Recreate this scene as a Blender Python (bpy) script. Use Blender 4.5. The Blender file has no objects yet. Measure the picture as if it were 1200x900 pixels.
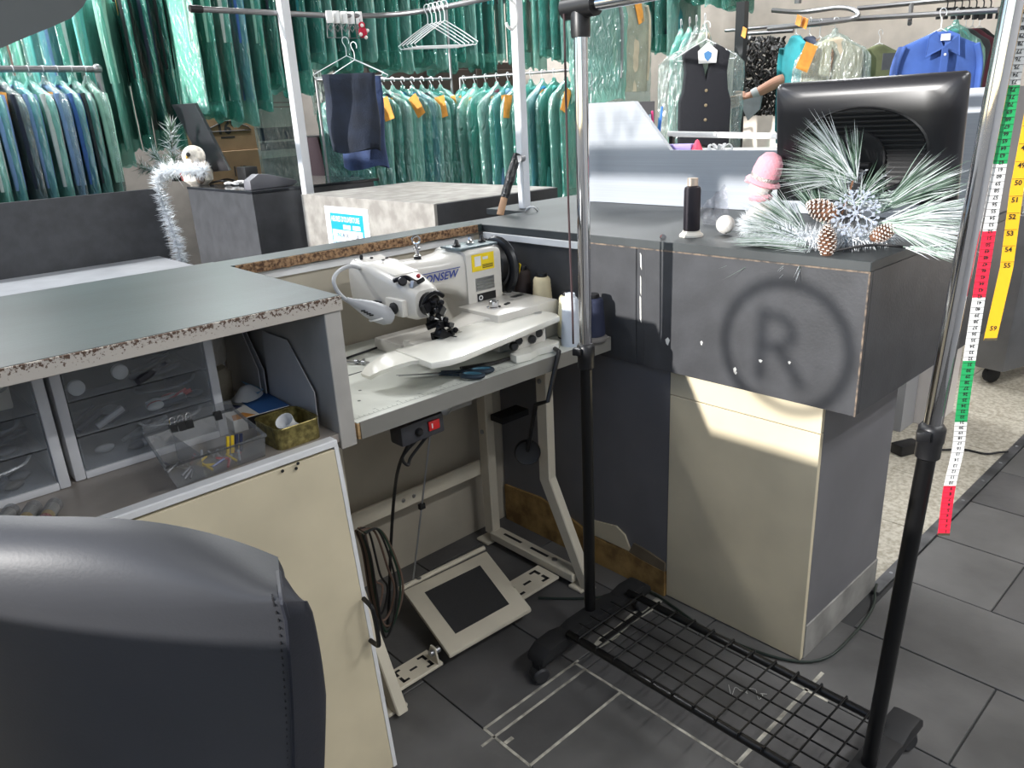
import bpy, bmesh, math, random
import numpy as np
from mathutils import Vector, Matrix, Euler, noise
random.seed(7)
SC = bpy.context.scene
COL = SC.collection

# ---------------------------------------------------------------- camera
CAM_H, FPX = 1.4, 891.0
_yaw, _pit, _rol = math.radians(47.96), math.radians(19.36), math.radians(-3.0)
CF = Vector((math.cos(_yaw)*math.cos(_pit), math.sin(_yaw)*math.cos(_pit), -math.sin(_pit)))
_ri = Vector((math.sin(_yaw), -math.cos(_yaw), 0)); _up = _ri.cross(CF)
CR = _ri*math.cos(_rol) + _up*math.sin(_rol)
CU = -_ri*math.sin(_rol) + _up*math.cos(_rol)
CO = Vector((0, 0, CAM_H))
cam = bpy.data.cameras.new('camera'); cam_o = bpy.data.objects.new('camera', cam); COL.objects.link(cam_o)
cam.sensor_width = 36; cam.lens = FPX/1200*36; cam.clip_start = .02; cam.clip_end = 200
cam_o.matrix_world = Matrix(((CR.x, CU.x, -CF.x, CO.x), (CR.y, CU.y, -CF.y, CO.y), (CR.z, CU.z, -CF.z, CO.z), (0, 0, 0, 1)))
SC.camera = cam_o
def at(px, py, **k):
    """direction of a photo pixel met with the plane x=, y= or z= of a surface in the room"""
    d = CF + CR*((px-600)/FPX) - CU*((py-450)/FPX)
    a, v = list(k.items())[0]; i = 'xyz'.index(a)
    return CO + d*((v-CO[i])/d[i])

# ---------------------------------------------------------------- light
SUN_D = Vector((1, -.142, -.26)).normalized()
sun = bpy.data.lights.new('sun', 'SUN'); sun.energy = 7.8; sun.angle = math.radians(.7); sun.color = (1, .97, .93)
sun_o = bpy.data.objects.new('sun', sun); COL.objects.link(sun_o); sun_o.location = (-6, 2, 5)
sun_o.rotation_euler = SUN_D.to_track_quat('-Z', 'Y').to_euler()
W = bpy.data.worlds.new('sky'); SC.world = W; W.use_nodes = True
_nt = W.node_tree; _bg = _nt.nodes['Background']
_sky = _nt.nodes.new('ShaderNodeTexSky'); _sky.sky_type = 'NISHITA'; _sky.sun_disc = False
_sky.sun_elevation = math.radians(24); _sky.dust_density = .15; _sky.air_density = .8; _sky.sun_rotation = math.atan2(-SUN_D.x, -SUN_D.y)
_nt.links.new(_sky.outputs[0], _bg.inputs[0]); _bg.inputs[1].default_value = .26
vs = SC.view_settings
vs.view_transform = 'Standard'; vs.look = 'None'; vs.gamma = 1; vs.use_curve_mapping = False
vs.exposure = 0.0
FILL_W = 62           # watts of each added fill light

# ---------------------------------------------------------------- materials
def lin(c):
    return tuple(((v/255)/12.92 if v/255 <= .04045 else ((v/255+.055)/1.055)**2.4) for v in c) + (1,)
MATS = {}
def mat(name, rgb, rough=.5, metal=0, vary=0, vscale=6, rgb2=None, bump=0, bscale=40, spec=.5, coat=0, stretch=None, emit=0, sheen=0, detail=4):
    if name in MATS: return MATS[name]
    m = bpy.data.materials.new(name); m.use_nodes = True; nt = m.node_tree; b = nt.nodes['Principled BSDF']
    b.inputs['Base Color'].default_value = lin(rgb); b.inputs['Roughness'].default_value = rough
    b.inputs['Metallic'].default_value = metal; b.inputs['Specular IOR Level'].default_value = spec
    b.inputs['Coat Weight'].default_value = coat
    if sheen: b.inputs['Sheen Weight'].default_value = sheen
    if emit:
        b.inputs['Emission Color'].default_value = lin(rgb); b.inputs['Emission Strength'].default_value = emit
    if vary or bump:
        tc = nt.nodes.new('ShaderNodeTexCoord'); mp = nt.nodes.new('ShaderNodeMapping')
        nt.links.new(tc.outputs['Object'], mp.inputs[0])
        if stretch: mp.inputs['Scale'].default_value = stretch
    if vary:
        n = nt.nodes.new('ShaderNodeTexNoise'); n.inputs['Scale'].default_value = vscale; n.inputs['Detail'].default_value = detail
        nt.links.new(mp.outputs[0], n.inputs[0])
        r = nt.nodes.new('ShaderNodeValToRGB'); e = r.color_ramp.elements
        c2 = lin(rgb2) if rgb2 else lin([max(0, v*(1-vary)) for v in rgb])
        c1 = lin(rgb) if rgb2 else lin([min(255, v*(1+vary*.5)) for v in rgb])
        e[0].position = .35; e[0].color = c2; e[1].position = .65; e[1].color = c1
        if rgb2: e[0].position = .5-.15*(1-vary)-.01; e[1].position = .5+.15*(1-vary)+.01
        nt.links.new(n.outputs[0], r.inputs[0]); nt.links.new(r.outputs[0], b.inputs['Base Color'])
    if bump:
        n2 = nt.nodes.new('ShaderNodeTexNoise'); n2.inputs['Scale'].default_value = bscale; n2.inputs['Detail'].default_value = 5
        nt.links.new(mp.outputs[0], n2.inputs[0])
        bp = nt.nodes.new('ShaderNodeBump'); bp.inputs['Strength'].default_value = bump; bp.inputs['Distance'].default_value = .01
        nt.links.new(n2.outputs[0], bp.inputs['Height']); nt.links.new(bp.outputs[0], b.inputs['Normal'])
    MATS[name] = m; return m
def film(name, rgb, clear=.45, rough=.18, bump=.6, bscale=14, gloss=.25, stretch=1):
    """thin plastic film: part see-through, part milky, crinkled and shiny"""
    if name in MATS: return MATS[name]
    m = bpy.data.materials.new(name); m.use_nodes = True; nt = m.node_tree; nt.nodes.clear()
    out = nt.nodes.new('ShaderNodeOutputMaterial')
    tr = nt.nodes.new('ShaderNodeBsdfTransparent'); tr.inputs[0].default_value = lin([min(255, v*.55+115) for v in rgb])
    df = nt.nodes.new('ShaderNodeBsdfDiffuse'); df.inputs[0].default_value = lin(rgb)
    tl = nt.nodes.new('ShaderNodeBsdfTranslucent'); tl.inputs[0].default_value = lin(rgb)
    gl = nt.nodes.new('ShaderNodeBsdfGlossy'); gl.inputs['Roughness'].default_value = rough
    md = nt.nodes.new('ShaderNodeMixShader'); md.inputs[0].default_value = .35
    m1 = nt.nodes.new('ShaderNodeMixShader'); m1.inputs[0].default_value = clear
    m2 = nt.nodes.new('ShaderNodeMixShader'); m2.inputs[0].default_value = gloss
    L = nt.links.new
    L(df.outputs[0], md.inputs[1]); L(tl.outputs[0], md.inputs[2])
    L(md.outputs[0], m1.inputs[1]); L(tr.outputs[0], m1.inputs[2])
    L(m1.outputs[0], m2.inputs[1]); L(gl.outputs[0], m2.inputs[2]); L(m2.outputs[0], out.inputs[0])
    if bump:
        tc = nt.nodes.new('ShaderNodeTexCoord'); n2 = nt.nodes.new('ShaderNodeTexNoise'); n2.inputs['Scale'].default_value = bscale
        n2.inputs['Detail'].default_value = 3; n2.inputs['Distortion'].default_value = 1.0
        mp = nt.nodes.new('ShaderNodeMapping'); mp.inputs['Scale'].default_value = (1.6, 1.6, stretch); L(tc.outputs['Object'], mp.inputs[0]); L(mp.outputs[0], n2.inputs[0])
        bp = nt.nodes.new('ShaderNodeBump'); bp.inputs['Strength'].default_value = bump; bp.inputs['Distance'].default_value = .03
        L(n2.outputs[0], bp.inputs['Height'])
        for s in (df, gl): L(bp.outputs[0], s.inputs['Normal'])
    MATS[name] = m; return m

# ---------------------------------------------------------------- mesh building
ORG = {}
class MB:
    def __init__(s): s.v = []; s.f = []
    def add(s, vs_, fs):
        o = len(s.v); s.v += [Vector(p) for p in vs_]; s.f += [tuple(i+o for i in f) for f in fs]; return s
    def box(s, x0, x1, y0, y1, z0, z1):
        return s.add([(x0,y0,z0),(x1,y0,z0),(x1,y1,z0),(x0,y1,z0),(x0,y0,z1),(x1,y0,z1),(x1,y1,z1),(x0,y1,z1)],
                     [(0,3,2,1),(4,5,6,7),(0,1,5,4),(1,2,6,5),(2,3,7,6),(3,0,4,7)])
    def obox(s, c, size, rot=(0,0,0)):
        R = Euler(rot).to_matrix() if not isinstance(rot, Matrix) else rot
        c = Vector(c); h = Vector(size)/2
        P = [c + R @ Vector((a*h.x, b*h.y, d*h.z)) for d in (-1,1) for a,b in ((-1,-1),(1,-1),(1,1),(-1,1))]
        return s.add(P, [(0,3,2,1),(4,5,6,7),(0,1,5,4),(1,2,6,5),(2,3,7,6),(3,0,4,7)])
    def prism(s, poly, axis, a, b):
        """poly of 2-d points in the other two axes (cyclic order kept), drawn from a to b along axis"""
        n = len(poly)
        def P(q, t): return {'x': (t, q[0], q[1]), 'y': (q[0], t, q[1]), 'z': (q[0], q[1], t)}[axis]
        return s.add([P(q, a) for q in poly] + [P(q, b) for q in poly],
                     [tuple(range(n-1, -1, -1)), tuple(range(n, 2*n))] + [(i, (i+1) % n, n+(i+1) % n, n+i) for i in range(n)])
    def tube(s, pts, r, n=8, closed=False, caps=True, flat=None):
        pts = [Vector(p) for p in pts]; m = len(pts); rings = []; prev = None
        for i, p in enumerate(pts):
            t = (pts[(i+1) % m] - pts[i-1]) if closed else (pts[min(i+1, m-1)] - pts[max(i-1, 0)])
            if t.length < 1e-9: t = Vector((0,0,1))
            t.normalize()
            if prev is None:
                u = t.cross(Vector((0,0,1)) if abs(t.z) < .9 else Vector((1,0,0))).normalized()
            else:
                u = (prev - t*prev.dot(t)); u = u.normalized() if u.length > 1e-6 else t.orthogonal().normalized()
            w = t.cross(u); prev = u; rr = r[i] if hasattr(r, '__len__') else r
            k2 = flat if flat else 1
            rings.append([p + (u*math.cos(2*math.pi*j/n) + w*math.sin(2*math.pi*j/n)*k2)*rr for j in range(n)])
        return s.loft(rings, caps and not closed, closed)
    def loft(s, rings, caps=True, closed=False):
        n = len(rings[0]); m = len(rings); V = [p for r in rings for p in r]; F = []
        for i in range(m if closed else m-1):
            a, b = i*n, ((i+1) % m)*n
            F += [(a+j, a+(j+1) % n, b+(j+1) % n, b+j) for j in range(n)]
        if caps: F += [tuple(range(n-1, -1, -1)), tuple((m-1)*n+j for j in range(n))]
        return s.add(V, F)
    def lathe(s, prof, c=(0,0,0), n=20, axis=None):
        """prof: (radius, height) pairs up the axis"""
        c = Vector(c); Q = Vector((0,0,1)).rotation_difference(Vector(axis).normalized()) if axis is not None else None
        rings = []
        for r, h in prof:
            ring = [Vector((r*math.cos(2*math.pi*j/n), r*math.sin(2*math.pi*j/n), h)) for j in range(n)]
            if Q: ring = [Q @ p for p in ring]
            rings.append([p+c for p in ring])
        return s.loft(rings, True)
    def ball(s, c, r, n=12, m=8, squash=(1,1,1), R=None):
        c = Vector(c); rings = []
        for i in range(m+1):
            a = math.pi*i/m; a = min(max(a, .08), math.pi-.08)
            ring = [Vector((r*math.sin(a)*math.cos(2*math.pi*j/n)*squash[0], r*math.sin(a)*math.sin(2*math.pi*j/n)*squash[1], -r*math.cos(a)*squash[2])) for j in range(n)]
            if R is not None: ring = [R @ p for p in ring]
            rings.append([p+c for p in ring])
        return s.loft(rings, True)
    def bbox(s):
        return [min(p[i] for p in s.v) for i in range(3)], [max(p[i] for p in s.v) for i in range(3)]
    def build(s, name, m, parent=None, bevel=0, smooth=False, seg=2, label=None, kind=None, origin=None, ang=35):
        if parent is not None: o0 = ORG.get(parent.name, Vector((0,0,0)))
        elif origin is not None: o0 = Vector(origin)
        else:
            lo, hi = s.bbox(); o0 = Vector(((lo[0]+hi[0])/2, (lo[1]+hi[1])/2, lo[2]))
        me = bpy.data.meshes.new(name)
        me.from_pydata([tuple(p-o0) for p in s.v], [], s.f)
        bm = bmesh.new(); bm.from_mesh(me)
        bmesh.ops.recalc_face_normals(bm, faces=bm.faces)
        if bevel:
            es = [e for e in bm.edges if len(e.link_faces) == 2 and e.calc_face_angle(0) > math.radians(ang)]
            bmesh.ops.bevel(bm, geom=es, offset=bevel, segments=seg, profile=.6, affect='EDGES', clamp_overlap=True)
        bm.to_mesh(me); bm.free()
        if smooth or bevel:
            for p in me.polygons: p.use_smooth = True
            try: me.set_sharp_from_angle(angle=math.radians(ang+5 if smooth else 25))
            except Exception: pass
        if m is not None: me.materials.append(m)
        ob = bpy.data.objects.new(name, me); COL.objects.link(ob)
        if parent is not None: ob.parent = parent; ORG[ob.name] = o0
        else: ob.location = o0; ORG[ob.name] = o0
        if label: ob['label'] = label
        if kind: ob['kind'] = kind
        return ob
def tag(o, label=None, cat=None, group=None, kind=None):
    if label: o['label'] = label
    if cat: o['category'] = cat
    if group: o['group'] = group
    if kind: o['kind'] = kind
    return o
def thing(name, label, cat, loc=(0,0,0), group=None, local=False, rot=None):
    o = bpy.data.objects.new(name, None); COL.objects.link(o); o.location = loc; o.empty_display_size = .05
    ORG[o.name] = Vector((0,0,0)) if local else Vector(loc)
    if rot: o.rotation_euler = rot
    return tag(o, label, cat, group)
KIDS = {}
def dup(o, parent=None, mats=None):
    c = o.copy(); COL.objects.link(c); c.parent = parent; ORG[c.name] = ORG.get(o.name, Vector())
    for ch in [x for x in list(o.children)]: dup(ch, c, mats)
    return c
def setmat(o, m):
    """give this object its own material while it shares mesh data"""
    if len(o.data.materials) == 0: o.data.materials.append(m)
    o.material_slots[0].link = 'OBJECT'; o.material_slots[0].material = m
def text(s, size, origin, ux, uy, m, name, parent, depth=.0006, align='LEFT', squeeze=1, shear=0, bold=0):
    """flat print: letters laid along ux (reading direction) and uy (up)"""
    cu = bpy.data.curves.new('t', 'FONT'); cu.body = s; cu.size = size; cu.align_x = align; cu.resolution_u = 2; cu.shear = shear; cu.offset = bold
    ob = bpy.data.objects.new('t', cu); COL.objects.link(ob)
    me = bpy.data.meshes.new_from_object(ob.evaluated_get(bpy.context.evaluated_depsgraph_get()))
    bpy.data.objects.remove(ob); bpy.data.curves.remove(cu)
    ux = Vector(ux).normalized(); uy = Vector(uy).normalized(); un = ux.cross(uy); o = Vector(origin)
    mb = MB(); mb.add([o + ux*v.co.x*squeeze + uy*v.co.y + un*depth for v in me.vertices], [tuple(p.vertices) for p in me.polygons])
    bpy.data.meshes.remove(me)
    if name is None: return mb
    return mb.build(name, m, parent)
def curve(pts, n=8, closed=False):
    """catmull-rom through points"""
    P = [Vector(p) for p in pts]; out = []
    m = len(P)
    for i in range(m if closed else m-1):
        p0, p1, p2, p3 = (P[(i+k) % m] if closed else P[min(max(i+k, 0), m-1)] for k in (-1, 0, 1, 2))
        for j in range(n):
            t = j/n
            out.append(.5*((2*p1) + (p2-p0)*t + (2*p0-5*p1+4*p2-p3)*t*t + (-p0+3*p1-3*p2+p3)*t**3))
    if not closed: out.append(P[-1])
    return out
ORD = 'first second third fourth fifth sixth seventh eighth ninth tenth eleventh twelfth thirteenth fourteenth fifteenth sixteenth seventeenth eighteenth nineteenth twentieth'.split()
def ordn(i):
    if i < 20: return ORD[i]
    return ['twenty-', 'thirty-', 'forty-'][(i+1)//10-2] + ORD[(i+1) % 10 - 1] if (i+1) % 10 else ['twentieth', 'thirtieth', 'fortieth'][(i+1)//10-2]
# ================================================================ the room
M_tile = [mat('slate_tile_%d' % i, c, .42, vary=.16, vscale=3.5, bump=.12, bscale=30) for i, c in enumerate(((92,91,90),(85,84,84),(97,96,95)))]
M_grout = mat('dark_grout', (58,58,58), .9)
M_wgrout = mat('white_grout', (176,172,160), .85, vary=.25, vscale=30)
M_terr = mat('terrazzo', (196,190,176), .4, vary=.22, vscale=70, rgb2=(158,150,134), detail=6)
M_wallg = mat('grey_wall', (128,122,116), .85, vary=.06)
M_wallb = mat('beige_wall', (206,196,186), .85, vary=.05)
M_walln = mat('pale_grey_wall', (176,177,178), .85)
M_ceil = mat('ceiling_paint', (205,203,198), .9)
M_alu = mat('aluminium', (172,174,178), .35, 1, bump=.05, bscale=200)
fl = MB().box(-1.2, 6.4, -2.0, 8.2, -.06, -.006).build('floor', M_grout, kind='structure')
TX, TL = .3255, .652
known = {0: [1.006, 1.128, 1.165], 1: [.675, 1.128, 1.165], 2: [.344], 3: [.05], 4: [-.2], 5: [.2]}
for k in range(-6, 8):
    x0 = .9 + TX*k; x1 = x0+TX; ymax = 1.93 if x0 < 1.8 else .712
    js = known.get(k, [.1 if k % 2 else .42]); a = js[0]
    cuts = []
    y = a
    while y > -2: y -= TL; cuts.append(y)
    cuts = cuts[::-1] + js
    y = js[-1] + (TL if len(js) == 1 else .65)
    while y < ymax+TL: cuts.append(y); y += TL
    for y0, y1 in zip(cuts, cuts[1:]):
        y0_, y1_ = max(y0, -1.95), min(y1, ymax)
        if y1_-y0_ < .02: continue
        g = .0022
        MB().box(max(x0+g, -1.19), x1-g, y0_+g, y1_-g, -.02, random.uniform(-.0006, .0004)).build('tile', random.choice(M_tile), fl, bevel=.0012, seg=1)
def grout(x0, x1, y0, y1):
    MB().box(x0, x1, y0, y1, -.004, .0009).build('grout_line', M_wgrout, fl)
g = .0035
for x0, x1, y0, y1 in ((.86, 1.225, 1.128-g, 1.128+g), (.9, 1.24, 1.165-g, 1.165+g), (1.226-g, 1.226+g, .6, 1.165), (.9, 1.226, 1.006-g, 1.006+g),
                       (1.226, 1.64, .675-g*1.3, .675+g*1.3), (.9-g, .9+g, 1.006, 1.165), (1.552-g, 1.552+g, .62, .72), (.905, .93, 1.09, 1.1)):
    grout(x0, x1, y0, y1)
# torn patch of mortar with a black strip set in it, beside the lower panel
pp = [(1.31,1.176),(1.35,1.186),(1.42,1.182),(1.50,1.19),(1.57,1.182),(1.62,1.185),(1.62,1.16),(1.55,1.154),(1.46,1.160),(1.38,1.150),(1.32,1.157)]
MB().prism(pp, 'z', -.003, .0012).build('mortar_patch', M_wgrout, fl)
MB().box(1.34, 1.52, 1.161, 1.178, 0, .0035).build('insert_strip', mat('black_rubber', (22,22,23), .6), fl)

ft = MB().box(2.10, 6.4, .735, 3.4, -.006, -.003).build('floor_terrazzo', mat('terrazzo_joint', (140,134,122), .8), kind='structure')
for i in range(9):
    for j in range(6):
        x0 = 2.10+.42*i; y0 = .735+.42*j
        MB().box(x0+.0015, x0+.4185, y0+.0015, y0+.4185, -.004, .0).build('tile', M_terr, ft)
st = MB().box(2.07, 6.3, .712, .745, -.004, .006).build('trim_1', mat('dull_metal_strip', (118,119,122), .38, .8, vary=.2, vscale=12), kind='structure')
for i in range(14):
    MB().lathe([(.006,0),(.005,.0015),(.001,.0018)], (2.2+.21*i, .729, .006), 8).build('screw', M_alu, st)

# walls, ceiling; the glazed shop front is the wall behind and left of the camera
HC = 3.55
MB().box(-1.3, 6.5, 8.2, 8.3, 0, HC).build('wall_far', M_wallg, kind='structure')
MB().box(6.4, 6.5, -2, 8.2, 0, HC).build('wall_right', M_wallb, kind='structure')
MB().box(-1.3, 6.5, -2.1, -2, 0, HC).build('wall_near', M_walln, kind='structure')
MB().box(-1.3, 6.5, -2.1, 8.3, HC, HC+.1).build('ceiling', M_ceil, kind='structure')
wl = thing('wall_front', None, None, (-1.25, 3, 0)); wl['kind'] = 'structure'
MB().box(-1.3, -1.2, -2, 8.2, 0, 1.29).build('sill_wall', M_walln, wl)
MB().box(-1.3, -1.2, -2, 8.2, 3.3, HC).build('lintel', M_walln, wl)
M_frame = mat('window_frame', (150,150,150), .4, .6)
M_pane = bpy.data.materials.new('window_pane'); M_pane.use_nodes = True
_n = M_pane.node_tree; _n.nodes.clear()
_o = _n.nodes.new('ShaderNodeOutputMaterial'); _t = _n.nodes.new('ShaderNodeBsdfTransparent'); _g = _n.nodes.new('ShaderNodeBsdfGlossy'); _g.inputs[1].default_value = .02
_m = _n.nodes.new('ShaderNodeMixShader'); _m.inputs[0].default_value = .06
_n.links.new(_t.outputs[0], _m.inputs[1]); _n.links.new(_g.outputs[0], _m.inputs[2]); _n.links.new(_m.outputs[0], _o.inputs[0])
MB().box(-1.215, -1.2, 1.83, 2.86, 1.2905, 1.93).build('sun_blocker', M_walln, wl)  # unseen board added to keep the sun off the sewing corner
ys = [-2, -.2, 1.95, 4.1, 6.2, 8.2]
for i in range(5):
    w = thing('window_%d' % (i+1), None, None, (-1.25, (ys[i]+ys[i+1])/2, 1.29)); w['kind'] = 'structure'
    a, b = ys[i], ys[i+1]
    for y0, y1, z0, z1 in ((a, a+.05, 1.29, 3.3), (b-.05, b, 1.29, 3.3), (a+.05, b-.05, 1.29, 1.325), (a+.05, b-.05, 3.26, 3.3), (a+.05, b-.05, 2.085, 2.18)):
        MB().box(-1.28, -1.22, y0, y1, z0, z1).build('window_frame', M_frame, w)
    for z0, z1 in ((1.325, 2.085), (2.18, 3.26)):
        MB().box(-1.252, -1.248, a+.05, b-.05, z0, z1).build('pane', M_pane, w)
    if i == 1:      # vinyl lettering on the glass: its shadow falls on the counter front
        M_vin = film('vinyl_letter', (130,134,140), clear=.62, rough=.5, bump=0, gloss=.02)
        c0 = Vector((-1.246, 1.23, 1.60))
        text('R', .26, c0+Vector((0, .09, -.09)), (0,-1,0), (0,0,1), M_vin, 'vinyl_letter', w)
        ring = [c0 + Vector((0, .155*math.cos(t), .155*math.sin(t))) for t in [2*math.pi*j/40 for j in range(40)]]
        MB().tube(ring, .011, 6, closed=True).build('vinyl_ring', M_vin, w)
    if i == 2:
        c0 = Vector((-1.246, 2.42, 2.20))
        text('UV', .15, c0, (0,-1,0), (0,0,1), MATS['vinyl_letter'], 'vinyl_letter', w)

# unseen fill lights, added to brighten the room: housing, diffuser, area lamp underneath
M_hous = mat('fill_housing', (225,225,222), .5)
M_diff = mat('fill_diffuser', (255,250,240), .5, emit=2.5)
for i, (x, y) in enumerate(((4.4, 2.2), (4.4, 4.2), (2.6, 6.2), (4.6, 6.4), (.2, 3.0), (1.2, -1.4), (.4, 6.0), (3.4,-1.0))):
    t = thing('fill_light', 'added fill light below the unseen ceiling, %s of the row overhead' % ordn(i), 'fill light', (x, y, HC), 'added fill lights overhead')
    MB().box(x-.62, x+.62, y-.09, y+.09, HC-.07, HC).build('housing', M_hous, t, bevel=.008)
    MB().box(x-.6, x+.6, y-.075, y+.075, HC-.085, HC-.071).build('diffuser', M_diff, t)
    l = bpy.data.lights.new('fill_lamp', 'AREA'); l.shape = 'RECTANGLE'; l.size = 1.2; l.size_y = .15; l.energy = FILL_W*(1.9 if y > 4 else 1); l.color = (.97, .985, 1)
    lo = bpy.data.objects.new('fill_lamp', l); COL.objects.link(lo); lo.parent = t; lo.location = (0, 0, -.09)
# ================================================================ the counters
M_lam = mat('charcoal_laminate', (60,61,64), .45, vary=.10, vscale=14, bump=.05, bscale=120)
M_lamd = mat('dark_grey_top', (58,62,63), .5, vary=.10, vscale=3, stretch=(1,3,1), bump=.03, bscale=60)
M_lamg = mat('green_grey_laminate', (50,61,61), .36, spec=.32, vary=.14, vscale=3, stretch=(1,3,1), bump=.03, bscale=60)
M_lowg = mat('slate_panel', (106,105,108), .5, vary=.05, vscale=5)
M_cream = mat('cream_panel', (208,196,168), .5, vary=.05, vscale=4)
M_creamd = mat('cream_wall_board', (178,170,154), .6, vary=.08, vscale=3)
M_white = mat('white_trim', (224,224,224), .45, vary=.05)
M_kick = mat('grey_kick', (140,138,134), .5, vary=.2, vscale=9)
M_chip = mat('raw_chipboard', (168,134,100), .9, vary=.2, vscale=130, rgb2=(82,58,42), bump=.5, bscale=160)
M_worn = mat('worn_edge', (128,112,96), .8, vary=.2, vscale=60, rgb2=(66,62,60))
M_grey = mat('grey_paint', (170,166,160), .5, vary=.08, vscale=6)
M_steel = mat('steel_sheet', (158,150,142), .36, .35, vary=.12, vscale=4)
M_black = mat('black_plastic', (20,20,22), .4)
M_blackm = mat('black_matte', (26,26,28), .65)
M_chrome = mat('chrome', (215,215,218), .07, 1)
M_wood = mat('raw_wood', (190,156,112), .7, vary=.25, vscale=12, stretch=(1,1,8))
M_yellowglue = mat('old_glue', (172,138,82), .8, vary=.2, vscale=16, rgb2=(120,92,52), bump=.3)

# ---- right-hand service counter
BX, ZT = 1.60, 1.08
cn = thing('service_counter', 'charcoal laminate counter with cream column panel, right of the sewing corner', 'counter', (1.9, 1.2, 0))
MB().prism([(BX,.647),(2.63,.647),(2.63,2.2),(BX+.3,2.2),(BX+.3,1.985),(BX,1.985)], 'z', ZT-.022, ZT).build('top', M_lamd, cn, bevel=.0015, seg=1)
MB().box(BX, BX+.02, .649, 1.228, .735, ZT-.0225).build('front_panel', M_lam, cn, bevel=.001, seg=1)
MB().box(BX+.003, BX+.02, 1.2285, 1.2575, .735, ZT-.0225).build('joint_strip', M_lam, cn)
MB().box(BX, BX+.02, 1.258, 1.86, .735, ZT-.0225).build('front_panel', M_lam, cn, bevel=.001, seg=1)
MB().box(BX+.0205, 2.62, .649, .669, .735, ZT-.0225).build('end_panel', M_lam, cn, bevel=.001, seg=1)
MB().box(BX+.0205, 2.62, .67, 1.86, .735, .75).build('underside', M_lam, cn)
MB().box(1.64, 1.655, .738, 1.169, .655, .734).build('column_panel', M_cream, cn, bevel=.001, seg=1)
MB().box(1.64, 1.655, .738, 1.169, .003, .653).build('column_panel', M_cream, cn, bevel=.001, seg=1)
MB().box(1.6555, 2.09, .738, .753, .105, .734).build('column_side', M_lowg, cn)
MB().box(1.6555, 2.095, .735, .753, .0, .104).build('kick_strip', M_kick, cn, bevel=.002, seg=1)
MB().box(1.641, 1.66, 1.17, 1.885, .085, .734).build('lower_panel', M_lowg, cn)
MB().box(2.07, 2.09, .754, 1.88, .0, .734).build('back_panel', M_lowg, cn)
MB().prism([(1.171,0),(1.171,.085),(1.26,.09),(1.33,.10),(1.40,.092),(1.47,.10),(1.55,.12),(1.70,.15),(1.88,.14),(1.88,0)], 'x', 1.632, 1.645).build('torn_baseboard', M_yellowglue, cn)
MB().prism([(1.30,.10),(1.325,.15),(1.36,.168),(1.42,.158),(1.47,.15),(1.50,.13),(1.47,.10)], 'x', 1.634, 1.6405).build('peeled_panel', M_cream, cn)
MB().prism([(1.172,.0855),(1.172,.115),(1.24,.13),(1.29,.135),(1.31,.095),(1.25,.088)], 'x', 1.634, 1.6405).build('peeled_panel', mat('dark_old_board', (104,92,74), .8, vary=.2, vscale=10), cn)
# white angle moulding under the top at the inner end, worn front edge and corner
MB().box(BX-.008, BX, 1.43, 1.868, 1.037, ZT-.023).build('white_moulding', M_white, cn, bevel=.0015, seg=1)
MB().box(BX-.0012, BX+.001, .648, 1.43, ZT-.0245, ZT-.021).build('worn_edge', M_worn, cn)
MB().box(BX-.0012, BX+.002, .6465, .650, .735, ZT-.022).build('worn_edge', M_worn, cn)
random.seed(3)
M_scuff = mat('paint_scuff', (214,212,206), .8)
for px, py, w, h in ((782,400,.008,.011),(822,402,.004,.006),(861,434,.005,.009),(925,425,.004,.004),(891,423,.006,.004),(862,437,.004,.004)):
    p = at(px, py, x=BX); k = random.uniform(.3, .7)
    MB().prism([(p.y-w, p.z+h*.4), (p.y-w*.2, p.z+h), (p.y+w*.8, p.z+h*k), (p.y+w*.4, p.z-h*.6), (p.y-w*.3, p.z-h)], 'x', BX-.0006, BX).build('paint_scuff', M_scuff, cn)
for z0, z1, dy in ((1.0,1.045,.003),(.93,.985,.002),(.855,.93,.003)):
    MB().prism([(1.244-dy,z0),(1.244+dy*.6,z0+.01),(1.244+dy,z1),(1.244-dy*.5,z1-.006)], 'x', BX+.002, BX+.003).build('paint_scuff', M_scuff, cn)

# ---- silver fascia on the far side of that counter (higher at both ends), with its shelf behind
M_silver = mat('brushed_silver', (154,159,166), .5, .0, vary=.025, vscale=30, stretch=(1,.05,8), bump=.02, bscale=90)
fs = thing('display_cabinet', 'silver-fronted display cabinet with sloped cut-out standing behind the counter', 'cabinet', (2.45, 1.3, 1.081))
poly = [(1.99,1.081),(1.99,1.432),(1.76,1.429),(1.607,1.266),(.98,1.262),(.83,1.412),(.655,1.410),(.655,1.081)]
MB().prism(poly, 'x', 2.225, 2.245).build('front', M_silver, fs, bevel=.001, seg=1)
MB().prism([(2.2455,1.081),(2.62,1.081),(2.62,1.41),(2.2455,1.41)], 'y', .655, .675).build('side', M_lowg, fs)
MB().prism([(2.2455,1.081),(2.62,1.081),(2.62,1.43),(2.2455,1.43)], 'y', 1.97, 1.99).build('side', M_lowg, fs)
MB().box(2.2455, 2.62, .6755, 1.9695, 1.235, 1.25).build('shelf', M_white, fs)
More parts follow.
